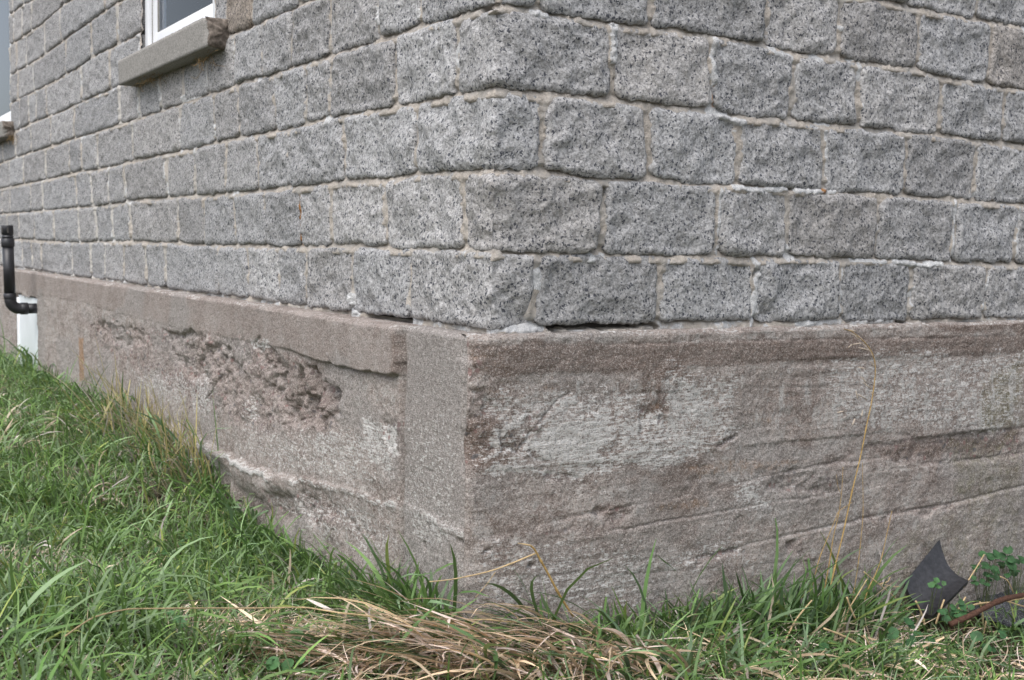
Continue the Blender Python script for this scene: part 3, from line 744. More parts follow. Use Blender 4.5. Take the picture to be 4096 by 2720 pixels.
    # --- skin plates and lime patches on the right face
    for pts, a_ in [([(1145, 985), (1170, 970), (1215, 935), (1195, 985), (1160, 1005), (1150, 1050), (1128, 1045), (1128, 1010)], .95), ([(1195, 1008), (1240, 1000), (1262, 975), (1300, 968), (1345, 978), (1375, 955), (1400, 965), (1392, 992), (1420, 1005), (1390, 1030), (1410, 1050), (1370, 1068), (1335, 1060), (1290, 1068), (1262, 1050), (1235, 1058), (1215, 1035)], .78), ([(1228, 988), (1262, 950), (1290, 925), (1330, 908), (1338, 935), (1300, 955), (1262, 970)], .72),
            ([(1120, 1100), (1145, 1082), (1210, 1078), (1300, 1082), (1290, 1093), (1200, 1098), (1130, 1108)], .9), ([(1300, 1070), (1370, 1060), (1390, 1082), (1320, 1095)], .8), ([(1290, 1060), (1460, 1020), (1620, 1030), (1560, 1070), (1400, 1085)], .6),
            ([(1405, 970), (1530, 960), (1640, 985), (1610, 1030), (1450, 1040)], .62), ([(1540, 880), (1600, 878), (1640, 900), (1620, 960), (1545, 970)], .6), ([(1145, 890), (1170, 890), (1172, 930), (1150, 935)], .65), ([(1375, 880), (1392, 880), (1388, 905), (1378, 905)], .75),
            ([(1700, 1130), (1745, 1120), (1755, 1165), (1715, 1170)], .6), ([(1960, 840), (2080, 840), (2120, 905), (2020, 960), (1950, 900)], .42), ([(2090, 850), (2361, 825), (2361, 880), (2120, 900)], .35), ([(725, 985), (790, 985), (780, 1060), (730, 1050)], .5),
            ([(835, 960), (905, 975), (900, 1060), (840, 1040)], .55), ([(890, 975), (912, 975), (914, 1040), (895, 1040)], .8), ([(560, 920), (600, 920), (590, 1000), (555, 980)], .4), ([(455, 850), (475, 855), (480, 900), (460, 890)], .4), ([(575, 785), (625, 785), (620, 805), (585, 810)], .7),
            ([(935, 1175), (1000, 1195), (1050, 1230), (990, 1260), (940, 1240)], .42), ([(480, 1035), (520, 1050), (545, 1100), (510, 1090)], .5), ([(1400, 1330), (1420, 1330), (1425, 1360), (1405, 1365)], .4), ([(1330, 1300), (1345, 1300), (1345, 1335), (1332, 1335)], .5)]:
        m_ = poly(pts, .030, 1.0); lime_lit = np.maximum(lime_lit, m_*a_)
        if a_ > .7: D = D+poly(pts, .012, 1.4)*.0014
    for pts, a_ in [([(1105, 905), (1480, 890), (1500, 1080), (1120, 1105)], .46), ([(1520, 860), (1700, 850), (1710, 1030), (1530, 1040)], .50), ([(1915, 822), (2361, 800), (2361, 990), (1920, 995)], .42), ([(1690, 1120), (1765, 1115), (1765, 1180), (1700, 1180)], .62), ([(1420, 1030), (1620, 1015), (1600, 1055), (1430, 1062)], .6), ([(1480, 1290), (1700, 1250), (1750, 1300), (1500, 1330)], .48), ([(300, 850), (480, 870), (500, 960), (330, 900)], .44), ([(800, 1000), (910, 1010), (910, 1100), (800, 1080)], .50), ([(520, 990), (800, 1000), (900, 1150), (700, 1105)], .38), ([(600, 1120), (900, 1180), (900, 1300), (700, 1240)], .36), ([(1100, 1260), (1480, 1250), (1480, 1400), (1100, 1400)], .40), ([(935, 960), (1050, 960), (1050, 1230), (930, 1180)], .30), ([(480, 990), (720, 1060), (700, 1105), (500, 1030)], .34)]:
        lime_lit = np.maximum(lime_lit, poly(pts, .10, 1.6)*a_)
    for pts, a_ in [([(1075, 870), (2361, 830), (2361, 1000), (1900, 1010), (1500, 980), (1075, 960)], .55), ([(1920, 830), (2361, 815), (2361, 985), (1950, 1000)], .55), ([(1500, 860), (1700, 855), (1680, 1000), (1500, 1000)], .65), ([(300, 860), (480, 880), (480, 1020), (380, 960), (240, 890)], .45)]:
        streak = np.maximum(streak, poly(pts, .10, 1.0)*a_)
    brown = np.maximum(brown, poly([(1085, 790), (2361, 770), (2361, 815), (1750, 838), (1390, 862), (1095, 868)], .02, .5)*.85)
    for pts, a_ in [([(1450, 930), (1530, 920), (1540, 1000), (1465, 1015)], .7), ([(1600, 850), (1900, 840), (1880, 1010), (1640, 1000)], .38), ([(2000, 1030), (2361, 990), (2361, 1040), (2050, 1070)], .65), ([(1380, 1170), (1470, 1160), (1460, 1190), (1390, 1200)], .6),
            ([(1560, 1060), (1960, 1040), (1960, 1064), (1700, 1110)], .35), ([(1290, 860), (1480, 870), (1420, 940), (1300, 910)], .45), ([(1090, 880), (1140, 900), (1130, 1090), (1080, 1100)], .45), ([(1960, 900), (2060, 880), (2050, 1010), (1900, 1010)], .35), ([(380, 770), (540, 810), (520, 890), (400, 830)], .35), ([(650, 850), (780, 880), (770, 970), (660, 970)], .35)]:
        brown = np.maximum(brown, poly(pts, .06, 1.2)*a_*1.3)
    for pts, a_ in [([(1495, 925), (1525, 925), (1528, 1000), (1500, 1005)], .55), ([(1560, 1075), (1700, 1055), (1900, 1062), (1800, 1090), (1620, 1110)], .55), ([(1490, 1165), (1640, 1150), (1630, 1185), (1500, 1190)], .55), ([(2000, 925), (2030, 920), (2040, 945), (2005, 950)], .6), ([(183, 780), (193, 780), (195, 880), (184, 880)], .95),
            ([(1400, 938), (1425, 932), (1425, 948), (1402, 950)], .6), ([(1810, 1105), (1830, 1100), (1835, 1120), (1815, 1122)], .6), ([(1600, 862), (1640, 850), (1640, 862), (1605, 870)], .6), ([(1720, 960), (1800, 950), (1790, 985), (1725, 985)], .5), ([(1790, 830), (1860, 825), (1850, 845), (1795, 848)], .35)]:
        rust = np.maximum(rust, poly(pts, .03, .7)*a_)
    for pts, a_ in [([(2240, 870), (2361, 800), (2361, 1000), (2260, 1000)], .75), ([(2180, 1010), (2361, 990), (2361, 1200), (2200, 1180)], .60), ([(2140, 1180), (2361, 1120), (2361, 1350), (1980, 1400), (2040, 1260)], .55), ([(2040, 1340), (2110, 1330), (2110, 1440), (2050, 1430)], 1.0), ([(1700, 1350), (2100, 1250), (2100, 1450), (1700, 1460)], .36)]:
        algae = np.maximum(algae, poly(pts, .12, 1.5)*a_)
    brown = np.maximum(brown, (Q > 0)*1.0*sstep(.0, .30, fbm(Q*3.2, Z*7, 2, 195, 4))*sstep(-.95, -.2, Z)); rust = np.maximum(rust, (Q > 0)*.42*sstep(.12, .42, fbm(Q*4, Z*9, 6, 196, 4)))
    brown = np.maximum(brown, (Q < 0)*.42*sstep(-.58, -.74, Z+wz))
    algae = np.maximum(algae, (Q > 0)*.48*sstep(-.75, -.98, Z))
    D = D+rough*(1-.62*smooth)*(1-.3*np.clip(lime_lit, 0, 1))
    # corner is worn round
    rr = .046*(1+.45*fbm(Z*9, Q*0, 1, 140, 3)); D = D-.40*rr*np.clip(1-np.abs(Q)/rr, 0, 1)**2-.012*np.exp(-(Q/.05)**2)*sstep(-.1, .3, vnoise(Z*7, Q*0, 2, 141))
    # slight set back of the stretch beyond the panel opening
    D = D-.012*sstep(OPEN[1]+.02, OPEN[1]-.02, Q+wq*.2)
    # ragged underside of the opening's head
    # --- top ledge: rows running back to the blocks
    Dl = [D]; Zl = [Z]; e = D[-1]
    for t in top_in:
        dd = e-.004-t*np.where(q1 < 0, 1.0, .55); zz = -.0075+.0065*(1-math.exp(-t/.006))-.003*t/.1+fbm(q1*25, q1*0+t*40, 0, 150, 3)*.004-.012*sstep(.35, .6, vnoise(q1*7, q1*0, 0, 151))*math.exp(-t/.012)
        Dl.append(dd[None]); Zl.append(zz[None])
    def ext(a): return np.concatenate([a, np.repeat(a[-1:], len(top_in), 0)])
    D = np.concatenate(Dl); Z2 = np.concatenate(Zl); Q2 = np.repeat(q1[None], len(D), 0)
    P = place(Q2, Z2, D, (-PL, -PR), .028).reshape(-1, 3)
    grey = np.maximum(grey, .8*sstep(.05, .5, fbm(Q*3.0, Z*4.5, 9, 180, 3)*1.6))
    lime_lit, streak, brown, rust, algae, smooth, pit, grey = map(ext, (lime_lit, streak, brown, rust, algae, smooth, pit, grey))
    brown[nz:] = np.where(q1 > 0, .25, .0); lime_lit[nz:] = .12+.25*(vnoise(q1*6, q1*0, 0, 160) > .15); smooth[nz:] = .7
    F = grid_faces(len(q1), len(D))
    fq = ((Q2[:-1, :-1]+Q2[1:, 1:])/2).ravel(); fz = ((Z2[:-1, :-1]+Z2[1:, 1:])/2).ravel()
    topz = OPEN[2]+fbm(fq*14, fq*0, 0, 170, 3)*.035
    keep = ~((fq > OPEN[0]) & (fq < OPEN[1]) & (fz < topz))
    A = {n: ('FLOAT', a) for n, a in dict(lime_lit=lime_lit, streak=streak, brown=brown, rust=rust, algae=algae, smooth=smooth, pit=pit, grey=grey).items()}
    return mk('foundation', P, F[keep], M_CONC, house, A)
found = build_plinth()
# reveals of the opening and the white panel in it
y0, y1 = -(OPEN[1]+PR), -(OPEN[0]+PR)               # along the left wall: y0 nearer the corner
v, f = merge([box(-.071, -.001, y1-.002, y1+.05, -1.2, -.16, .006), box(-.071, -.001, y0-.05, y0+.002, -1.2, -.16, .006), box(-.066, -.001, y0, y1, -.165, -.105, .006), box(-.012, .05, y0-.05, y1+.05, -1.2, -.05, 0)])
rv = mk('opening_reveal', v, f, M_CONC, found, smooth=False)
v, f = box(-.052, -.036, y0+.006, y1-.03, -1.0, -.175, .004); pan = mk('panel', v, f, M_PANEL, house)
v, f = box(-.062, -.034, y1-.058, y1-.008, -1.0, -.195, .004); mk('panel_edge_trim', v, f, M_PVC, pan)
vs = []
for yy, zz in ((y1-.30, -.285), (y1-.30, -.62)):
    v, f = tube([(-.051, yy, zz), (-.0545, yy, zz)], .012, 14); mk('screw_cap', v, f, M_PVC, pan)

# ------------------------------------------------------------------ windows
def build_window(w0, w1, sill0, sill1, name_label, full):
    """opening from w0 to w1 along the left wall (negative: distance from the corner), sill from sill0 to sill1"""
    ya, yb = -w1, -w0
    T = 2.36
    fr = []
    fx0, fx1 = .006, .075
    for a_, b_ in ((ya+.002, ya+.055), (yb-.055, yb-.002)): fr.append(box(fx0, fx1, a_, b_, WZ, T, .004))
    fr.append(box(fx0, fx1, ya+.0552, yb-.0552, WZ, WZ+.055, .004)); fr.append(box(fx0, fx1, ya+.0552, yb-.0552, T-.055, T, .004))
    v, f = merge(fr); wn = mk('window', v, f, M_PVC, house); wn['label'] = name_label
    sx0, sx1 = .026, .07; i0, i1 = ya+.056, yb-.056; zb, zt = WZ+.056, T-.056
    s_ = [box(sx0, sx1, i0, i0+.06, zb, zt, .006), box(sx0, sx1, i1-.06, i1, zb, zt, .006), box(sx0, sx1, i0+.0602, i1-.0602, zb, zb+.05, .006), box(sx0, sx1, i0+.0602, i1-.0602, zt-.05, zt, .006)]
    v, f = merge(s_); mk('sash', v, f, M_PVC, wn)
    g_ = [box(.024, .030, i1-.003, i1+.003, zb, zt, 0), box(.0335, .042, i0+.0595, i0+.064, zb+.05, zt-.05, 0), box(.0335, .042, i1-.064, i1-.0595, zb+.05, zt-.05, 0), box(.0335, .042, i0+.064, i1-.064, zb+.0495, zb+.0535, 0)]
    v, f = merge(g_); mk('gasket', v, f, M_GASKET, wn, smooth=False)
    v, f = box(.044, .050, i0+.058, i1-.058, zb+.048, zt-.048, 0); mk('pane', v, f, M_GLASS, wn, smooth=False)
    # curtain behind the pane
    yy = np.linspace(ya-.02, yb+.02, 160); zz = np.linspace(WZ, T, 8)
    Y, Zc = np.meshgrid(yy, zz)
    X = .13+.035*np.sin(Y*38+2.5*np.sin(Y*9))+.010*np.sin(Y*105+np.sin(Y*31))
    mk('curtain', np.stack([X, Y, Zc], -1).reshape(-1, 3), grid_faces(160, 8), M_CURTAIN, wn)
    # sill of cast stone with a rough end
    sy0, sy1 = -sill1, -sill0
    ny, ns = 150 if full else 60, 36
    t = np.linspace(0, 1, ns, endpoint=False)
    # profile round the sill: (x, z) rectangle with worn edges
    def prof(u):
        per = [(-.085, 1.068), (.06, 1.075), (.06, .955), (-.082, .953)]
        k = int(u*4); a_, b_ = per[k], per[(k+1) % 4]; w = u*4-k; return a_[0]+(b_[0]-a_[0])*w, a_[1]+(b_[1]-a_[1])*w
    pr = np.array([prof(u) for u in t])
    ys = np.concatenate([np.linspace(sy0, sy0+.09, 22), np.linspace(sy0+.09, sy1, ny)[1:]])
    V = []
    for y in ys:
        e = max(0, 1-(y-sy0)/.07)
        n1 = fbm(pr[:, 0]*22+7, pr[:, 1]*22, y*22, 201, 3); n2 = fbm(pr[:, 0]*60, pr[:, 1]*60, y*60, 202, 2)
        cx, cz = -.0125, 1.012
        k = 1+n1*(.02+.20*e)+n2*(.012+.05*e)-.05*e
        off = np.zeros(ns)
        V.append(np.stack([cx+(pr[:, 0]-cx)*k, np.full(ns, y)+n1*.035*e, cz+(pr[:, 1]-cz)*(k+(.012 if y < 0 else 0))], -1))
    V = np.concatenate(V); n = len(ys); F = []
    for i in range(n-1):
        for j in range(ns):
            F.append((i*ns+j, i*ns+(j+1) % ns, (i+1)*ns+(j+1) % ns, (i+1)*ns+j))
    # broken end cap: rings shrinking to the middle
    base = V[:ns].copy(); c = base.mean(0); VV = [V]; o = len(V); prev = list(range(ns))
    for q in (.8, .55, .3, .08):
        rg = c+(base-c)*q; rg[:, 1] += fbm(rg[:, 0]*30, rg[:, 2]*30, 3.0, 203, 3)*.02-.006; VV.append(rg); cur = list(range(o, o+ns)); o += ns
        for j in range(ns): F.append((prev[j], cur[j], cur[(j+1) % ns], prev[(j+1) % ns]))
        prev = cur
    F.append(tuple(prev[::-1])); far = tuple(range((n-1)*ns, n*ns)); F.append(far)
    sl = mk('sill', np.concatenate(VV), F, M_SILL, wn)
    sl.data.materials.append(M_SILLBROKEN)
    mi = np.zeros(len(sl.data.polygons), np.int32)
    for p in sl.data.polygons:
        if p.center.y < sy0+.014+.02*float(vnoise(p.center.x*30, p.center.z*30, 0, 204)): mi[p.index] = 1
    sl.data.polygons.foreach_set('material_index', mi)
    return wn
def glass_mat():
    s = NT('window_glass')
    g = s.n('ShaderNodeBsdfGlossy', {'Color': (.95, .97, 1, 1), 'Roughness': .02})
    t = s.n('ShaderNodeBsdfTransparent', {'Color': (.80, .84, .88, 1)})
    fr = s.n('ShaderNodeFresnel', {'IOR': 1.32})
    mx = s.n('ShaderNodeMixShader', {0: fr, 1: t, 2: g}); s.t.links.new(mx, s.out.inputs[0]); return s.m
M_GLASS = glass_mat()
build_window(-3.146, -2.10, -3.28, -1.95, 'white framed window over a grey sill with a broken near end', True)
build_window(-8.0, -6.77, -8.15, -6.635, 'white framed window cut by the left edge of the photo', False)

# ------------------------------------------------------------------ vent pipe standing off the foundation
def build_pipe():
    pc = thing('vent_pipe', 'black plastic vent pipe with an elbow rising beside the white panel', 'pipe', (0, 0, 0))
    yb = y0+.085; zc = -.235; R = .0345
    xo = -.222                                       # axis of the riser
    r_ = .055
    v, f = tube([(-.03, yb, zc), (xo+r_+.02, yb, zc)], R*.97, 24); mk('branch_pipe', v, f, M_PIPE, pc)
    arc = [(xo+r_-r_*math.sin(a), yb, zc+r_-r_*math.cos(a)) for a in np.linspace(0, math.pi/2, 9)]
    el = [(xo+r_+.045, yb, zc)]+arc+[(xo, yb, zc+r_+.015)]
    v1 = tube(el, R*1.04, 24)
    v2 = tube([(xo+r_+.050, yb, zc), (xo+r_+.046, yb, zc), (xo+r_+.008, yb, zc), (xo+r_+.004, yb, zc)], [R*1.05, R*1.13, R*1.13, R*1.05], 24)
    v, f = merge([v1, v2]); mk('elbow', v, f, M_PIPE, pc)
    def up(z): return (xo-.012*(z-zc)/.5, yb, z)
    v, f = tube([up(zc+r_+.006), up(zc+r_+.010), up(zc+r_+.040), up(zc+r_+.044)], [R*1.06, R*1.14, R*1.14, R*1.04], 24); mk('coupling', v, f, M_PIPE, pc)
    v, f = tube([up(zc+r_+.04), up(.17)], R, 24); mk('riser', v, f, M_PIPE, pc)
    v, f = tube([up(.160), up(.164), up(.212), up(.216)], [R*1.05, R*1.17, R*1.17, R*1.05], 24); mk('coupling', v, f, M_PIPE, pc)
    # cap: collar, slotted head
    v, f = tube([up(.216), up(.233), up(.234), up(.240), up(.241), up(.296), up(.300)], [R*1.0, R*1.0, R*.93, R*.93, R*1.05, R*1.05, R*.99], 24); cap = mk('cap', v, f, M_PIPE, pc)
    sl = []
    for k in range(6):
        a = math.radians(205+60*k); cx, cy = up(.268)[0]+R*1.05*math.cos(a), yb+R*1.05*math.sin(a)
        bx, bf = box(-.0012, .0012, -.0045, .0045, -.017, .017, .0004)
        rot = Matrix.Rotation(a, 3, 'Z'); mk('vent_slot', [rot @ p+Vector((cx, cy, .268)) for p in bx], bf, M_CORE, cap, smooth=False)
    return pc
build_pipe()
# ------------------------------------------------------------------ ground
GLY = [-1, 0, .4, .85, 1.2, 1.55, 1.94, 2.5, 3.7, 5.4, 9]; GLZ = [-.77, -.77, -.79, -.82, -.82, -.80, -.735, -.70, -.675, -.67, -.65]
GRX = [0, .375, .856, 1.53, 2.27, 4]; GRZ = [-.77, -.845, -.925, -.985, -1.04, -1.12]
def gz(x, y):
    x = np.asarray(x, float); y = np.asarray(y, float)
    z = np.interp(y, GLY, GLZ)+(np.interp(x, GRX, GRZ)+.77)
    up = np.maximum(0, -x-.35); z = z+.27*np.minimum(up, 1.6)*sstep(1.8, .2, np.abs(y+.3)*.6)
    z = z+.045*np.exp(-((x+.30)/.22)**2-((y+.28)/.30)**2)      # hummock under the dry grass at the corner
    return z
def gzn(x, y): return gz(x, y)+fbm(np.asarray(x)*5, np.asarray(y)*5, 0, 301, 3)*.022
def axis(n, lo, mid0, mid1, hi, st):
    return np.concatenate([-np.geomspace(-lo, -mid0, n)[:-1] if lo < 0 else [], np.arange(mid0, mid1, st), np.geomspace(mid1, hi, n)])
gx = axis(14, -120, -3.0, 3.0, 120, .035); gy = axis(14, -120, -2.6, 7.5, 120, .05)
X, Y = np.meshgrid(gx, gy)
Zg = gzn(np.clip(X, -6, 5), np.clip(Y, -5, 10))
mk('ground', np.stack([X, Y, Zg], -1).reshape(-1, 3), grid_faces(len(gx), len(gy)), M_SOIL)['kind'] = 'structure'

# ------------------------------------------------------------------ grass
def projd(P):
    q = P-CPOS; z = q@CF; z = np.where(z < .05, .05, z)
    return (2048+FPX*(q@CR)/z)/DP, (1360-FPX*(q@CU)/z)/DP, z
def blades(base, L, w, az, th0, kap, col, nseg=4, twist=None, dz=.18):
    N = len(base); L = np.broadcast_to(L, N); w = np.broadcast_to(w, N)
    az = np.asarray(az); th = np.asarray(th0, float)+0*az; kap = np.asarray(kap)+0*az
    p = base.astype(float).copy(); ca, sa = np.cos(az), np.sin(az)
    tw = (RNG.normal(0, .5, N) if twist is None else twist)
    rows = []; cols = []
    prof = [.7, 1.0, .95, .7, .12] if nseg == 4 else list(np.interp(np.linspace(0, 1, nseg+1), [0, .2, .6, .85, 1], [.7, 1, .95, .6, .08]))
    azb = az.copy(); daz = RNG.normal(0, dz, N)
    for i in range(nseg+1):
        wd = w*prof[i]*.5; a2 = azb+math.pi/2+tw*(i/nseg)
        wx, wy = np.cos(a2)*wd, np.sin(a2)*wd; wz = np.sin(tw*1.3+i*.25)*wd*.6
        rows.append(np.stack([p[:, 0]-wx, p[:, 1]-wy, p[:, 2]-wz], -1)); rows.append(np.stack([p[:, 0]+wx, p[:, 1]+wy, p[:, 2]+wz], -1))
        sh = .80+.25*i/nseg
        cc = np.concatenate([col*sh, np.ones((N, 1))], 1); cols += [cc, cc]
        st = np.sin(th); ct = np.cos(th); d = L/nseg
        p = p+np.stack([np.cos(azb)*st*d, np.sin(azb)*st*d, ct*d], -1)
        th = th+kap/nseg; azb = azb+daz
    V = np.stack(rows, 1).reshape(-1, 3); C = np.stack(cols, 1).reshape(-1, 4)
    k = 2*(nseg+1); o = (np.arange(N)*k)[:, None, None]
    q = np.array([[2*i, 2*i+1, 2*i+3, 2*i+2] for i in range(nseg)])[None]
    return V, (o+q).reshape(-1, 4), C
def green(N, v=.22):
    c0 = np.array([.100, .190, .050]); c1 = np.array([.210, .335, .092]); c2 = np.array([.235, .320, .185]); c3 = np.array([.38, .40, .11])
    t = RNG.random((N, 1)); c = c0+(c1-c0)*t
    s = RNG.random((N, 1)); c = np.where(s < .35, c*.4+c2*.6, c); c = np.where(s > .93, c*.4+c3*.6, c)
    return c*np.exp(RNG.normal(0, v, (N, 1)))
def tan(N, v=.25):
    c0 = np.array([.54, .46, .34]); c1 = np.array([.38, .30, .205]); c2 = np.array([.50, .445, .41])
    t = RNG.random((N, 1)); c = c0+(c1-c0)*t; s = RNG.random((N, 1)); c = np.where(s < .35, c2*(.8+.5*t), c)
    return c*np.exp(RNG.normal(0, v, (N, 1)))
class Pile:
    def __init__(s): s.V = []; s.F = []; s.C = []; s.n = 0
    def add(s, r):
        V, F, C = r; s.V.append(V); s.F.append(F+s.n); s.C.append(C); s.n += len(V)
    def make(s, name, label, cat='grass'):
        o = mk(name, np.concatenate(s.V), np.concatenate(s.F), M_BLADE, None, {'col': ('FLOAT_COLOR', np.concatenate(s.C))})
        return tag(o, label, cat, None, 'stuff')
def scatter(n, x0, x1, y0, y1, margin=130):
    """random ground points on the open side of the walls, thinned outside the view"""
    x = RNG.uniform(x0, x1, n); y = RNG.uniform(y0, y1, n)
    ok = (x < -PL-.004) | (y < -PR-.004)
    x, y = x[ok], y[ok]; z = gzn(x, y)
    P = np.stack([x, y, z], -1); a, b, d = projd(P)
    q = P-CPOS; front = (q@CF) > .75
    inv = (a > -margin) & (a < 2361+margin) & (b < 1568+170) & front
    keep = inv | ((RNG.random(len(x)) < .42) & front)
    return P[keep]
def lawn():
    g = Pile()
    P = np.concatenate([scatter(62000, -1.6, 1.2, -1.5, 1.2), scatter(40000, -1.5, 0, 1.2, 3.6), scatter(24000, -1.3, 0, 3.6, 7.6), scatter(11000, 0, 2.8, -1.4, 0), scatter(22000, -3.6, -1.5, .2, 7.6), scatter(9000, 2.8, 4.4, -1.6, 0), scatter(7000, -3.2, 0, 7.6, 11)])
    pat = fbm(P[:, 0]*3.2, P[:, 1]*3.2, 0, 401, 3); pat2 = vnoise(P[:, 0]*11, P[:, 1]*11, 0, 402)
    # bare hollow below the wall, thin grass in the dry mound
    hx = np.hypot((P[:, 0]+.47)/.16, (P[:, 1]-.18)/.14)
    dry = np.exp(-((P[:, 1]+.30)/.28)**2)*sstep(-.75, -.45, P[:, 0])
    keep = (RNG.random(len(P)) > .93*(hx < 1)) & (RNG.random(len(P)) > .55*dry)
    P = P[keep]; pat = pat[keep]; pat2 = pat2[keep]; N = len(P)
    dead = RNG.random(N) < np.clip(.36+.65*pat+.22*pat2, .10, .8)
    wallp = np.minimum(np.where(P[:, 1] > 0, -P[:, 0]-PL, 9), np.where(P[:, 0] > -.1, -P[:, 1]-PR, 9))
    L = np.where(dead, RNG.uniform(.04, .10, N), np.exp(RNG.normal(math.log(.080), .40, N)))*(1+.5*np.exp(-np.clip(wallp, 0, 9)/.10)*~dead)
    L = L*(1+.30*pat2)
    w = np.where(dead, RNG.uniform(.0015, .0034, N), RNG.uniform(.0030, .0074, N))
    az = RNG.uniform(0, 2*math.pi, N)
    bias = RNG.random(N) < .35; az = np.where(bias, RNG.normal(math.atan2(-.35, -.9), .8, N), az)
    th = np.where(dead, RNG.uniform(.7, 1.5, N), np.abs(RNG.normal(.45, .40, N))); kp = np.where(dead, RNG.normal(.2, .5, N), RNG.uniform(.3, 2.1, N))
    col = np.where(dead[:, None], tan(N), green(N)*(1+.18*pat2[:, None]))
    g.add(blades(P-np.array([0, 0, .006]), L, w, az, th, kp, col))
    return g.make('grass', 'short green lawn grass mixed with dead blades growing up to the foundation')
lawn()
def tall():
    g = Pile()
    def tuft(xd, yd, side, n, L, w, spread, col='g', azm=None, azs=1.2, lean=.25, kap=(.4, 1.5), d=.03):
        c = (l3 if side == 'l' else w3)(xd, yd, (PL if side == 'l' else PR)+d)
        x = c[0]+RNG.normal(0, spread, n); y = c[1]+RNG.normal(0, spread, n)
        if side == 'l': x = np.minimum(x, -PL-.008)
        else: y = np.minimum(y, -PR-.008)
        b = np.stack([x, y, gzn(x, y)-.004], -1)
        az = RNG.uniform(0, 6.283, n) if azm is None else RNG.normal(azm, azs, n)
        Ls = L*np.exp(RNG.normal(0, .3, n))
        g.add(blades(b, Ls, w*RNG.uniform(.7, 1.3, n), az, np.abs(RNG.normal(lean, .2, n)), RNG.uniform(*kap, n), green(n)*(np.array([.66, .72, .74]) if side == 'r' else np.array([.92, .95, 1.05])) if col == 'g' else (tan(n) if col == 't' else np.array([.42, .36, .165])*np.exp(RNG.normal(0, .25, (n, 1)))), 6))  # blades by the right wall tinted darker: shade put into their green
    out = math.atan2(-.5, -.86)
    # along the left wall
    for xd in np.arange(95, 760, 24):
        yd = np.interp(xd, [85, 230, 380, 480, 560, 700, 760], [850, 920, 985, 1080, 1215, 1265, 1300])
        sc = np.interp(xd, [85, 400, 760], [1.0, .9, .72])
        tuft(xd, yd, 'l', 22, .17*sc, .0085, .06, azm=out, azs=1.3, kap=(1.0, 2.4))
    tuft(60, 835, 'l', 40, .22, .011, .14, azm=out, kap=(.8, 2.2))
    # the yellowing tall clump
    for xd, yd in ((275, 965), (300, 975), (330, 990), (360, 1010), (395, 1040), (430, 1065), (460, 1090)):
        tuft(xd, yd, 'l', 24, .19, .0075, .07, azm=out, azs=1.1); tuft(xd, yd, 'l', 26, .21, .0050, .07, 't', azm=out, azs=1.1, lean=.45, kap=(.2, 1.4), d=.06); tuft(xd, yd, 'l', 34, .26, .0044, .07, 'y', azm=out, azs=1.6, lean=.30, kap=(.0, .9), d=.05)
    # green fans by the corner
    for xd, yd, n, L in ((600, 1245, 30, .11), (660, 1260, 34, .12), (705, 1275, 34, .12), (760, 1310, 14, .10), (830, 1345, 22, .14), (880, 1375, 42, .19), (925, 1395, 46, .21), (965, 1400, 40, .19), (1000, 1410, 28, .18), (1030, 1430, 14, .16)):
        tuft(xd, yd, 'l', n, L, .0085, .045, azm=math.atan2(-.2, -1), azs=1.0, lean=.28, kap=(.5, 1.7), d=.05)
    # along the right wall
    for xd in np.arange(1090, 2050, 24):
        yd = np.interp(xd, [1060, 1400, 1700, 2100], [1445, 1460, 1450, 1415])
        n = int(np.interp(xd, [1090, 1300, 1420, 1560, 1700, 2100], [5, 8, 14, 22, 34, 26])); L = np.interp(xd, [1090, 1400, 1650, 1900, 2100], [.09, .12, .17, .18, .13])
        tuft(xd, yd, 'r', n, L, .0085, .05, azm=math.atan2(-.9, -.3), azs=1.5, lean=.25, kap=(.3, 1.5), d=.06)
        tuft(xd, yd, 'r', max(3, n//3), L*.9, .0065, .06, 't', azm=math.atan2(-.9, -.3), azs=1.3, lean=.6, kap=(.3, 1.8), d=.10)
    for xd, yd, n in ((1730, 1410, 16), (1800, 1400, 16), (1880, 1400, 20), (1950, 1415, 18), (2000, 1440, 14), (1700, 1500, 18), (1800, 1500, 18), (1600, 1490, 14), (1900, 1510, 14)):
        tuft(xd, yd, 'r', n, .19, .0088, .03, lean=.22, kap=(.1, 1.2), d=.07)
    # loose tufts over the lawn and a second row before the right wall
    for i in range(190):
        x, y = RNG.uniform(-1.15, -.15), RNG.uniform(-.3, 4.8)
        n = int(RNG.integers(8, 20)); col = RNG.random()
        b = np.stack([x+RNG.normal(0, .035, n), y+RNG.normal(0, .035, n)], -1); b = b[b[:, 0] < -PL-.02]; n = len(b)
        if n < 2: continue
        B = np.concatenate([b, (gzn(b[:, 0], b[:, 1])-.004)[:, None]], 1)
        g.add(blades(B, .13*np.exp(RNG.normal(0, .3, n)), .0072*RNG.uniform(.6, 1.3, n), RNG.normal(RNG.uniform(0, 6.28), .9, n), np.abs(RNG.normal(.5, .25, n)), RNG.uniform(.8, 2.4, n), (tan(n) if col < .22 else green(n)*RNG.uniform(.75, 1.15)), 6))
    for xd in np.arange(1420, 2400, 26):
        for yd in (1500, 1555):
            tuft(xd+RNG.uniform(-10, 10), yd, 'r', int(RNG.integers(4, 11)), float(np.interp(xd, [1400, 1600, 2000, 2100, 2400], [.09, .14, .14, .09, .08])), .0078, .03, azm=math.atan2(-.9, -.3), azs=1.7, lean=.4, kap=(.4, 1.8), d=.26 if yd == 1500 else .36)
    return g.make('tall_grass', 'long arching green grass standing along the foot of the foundation')
tall()
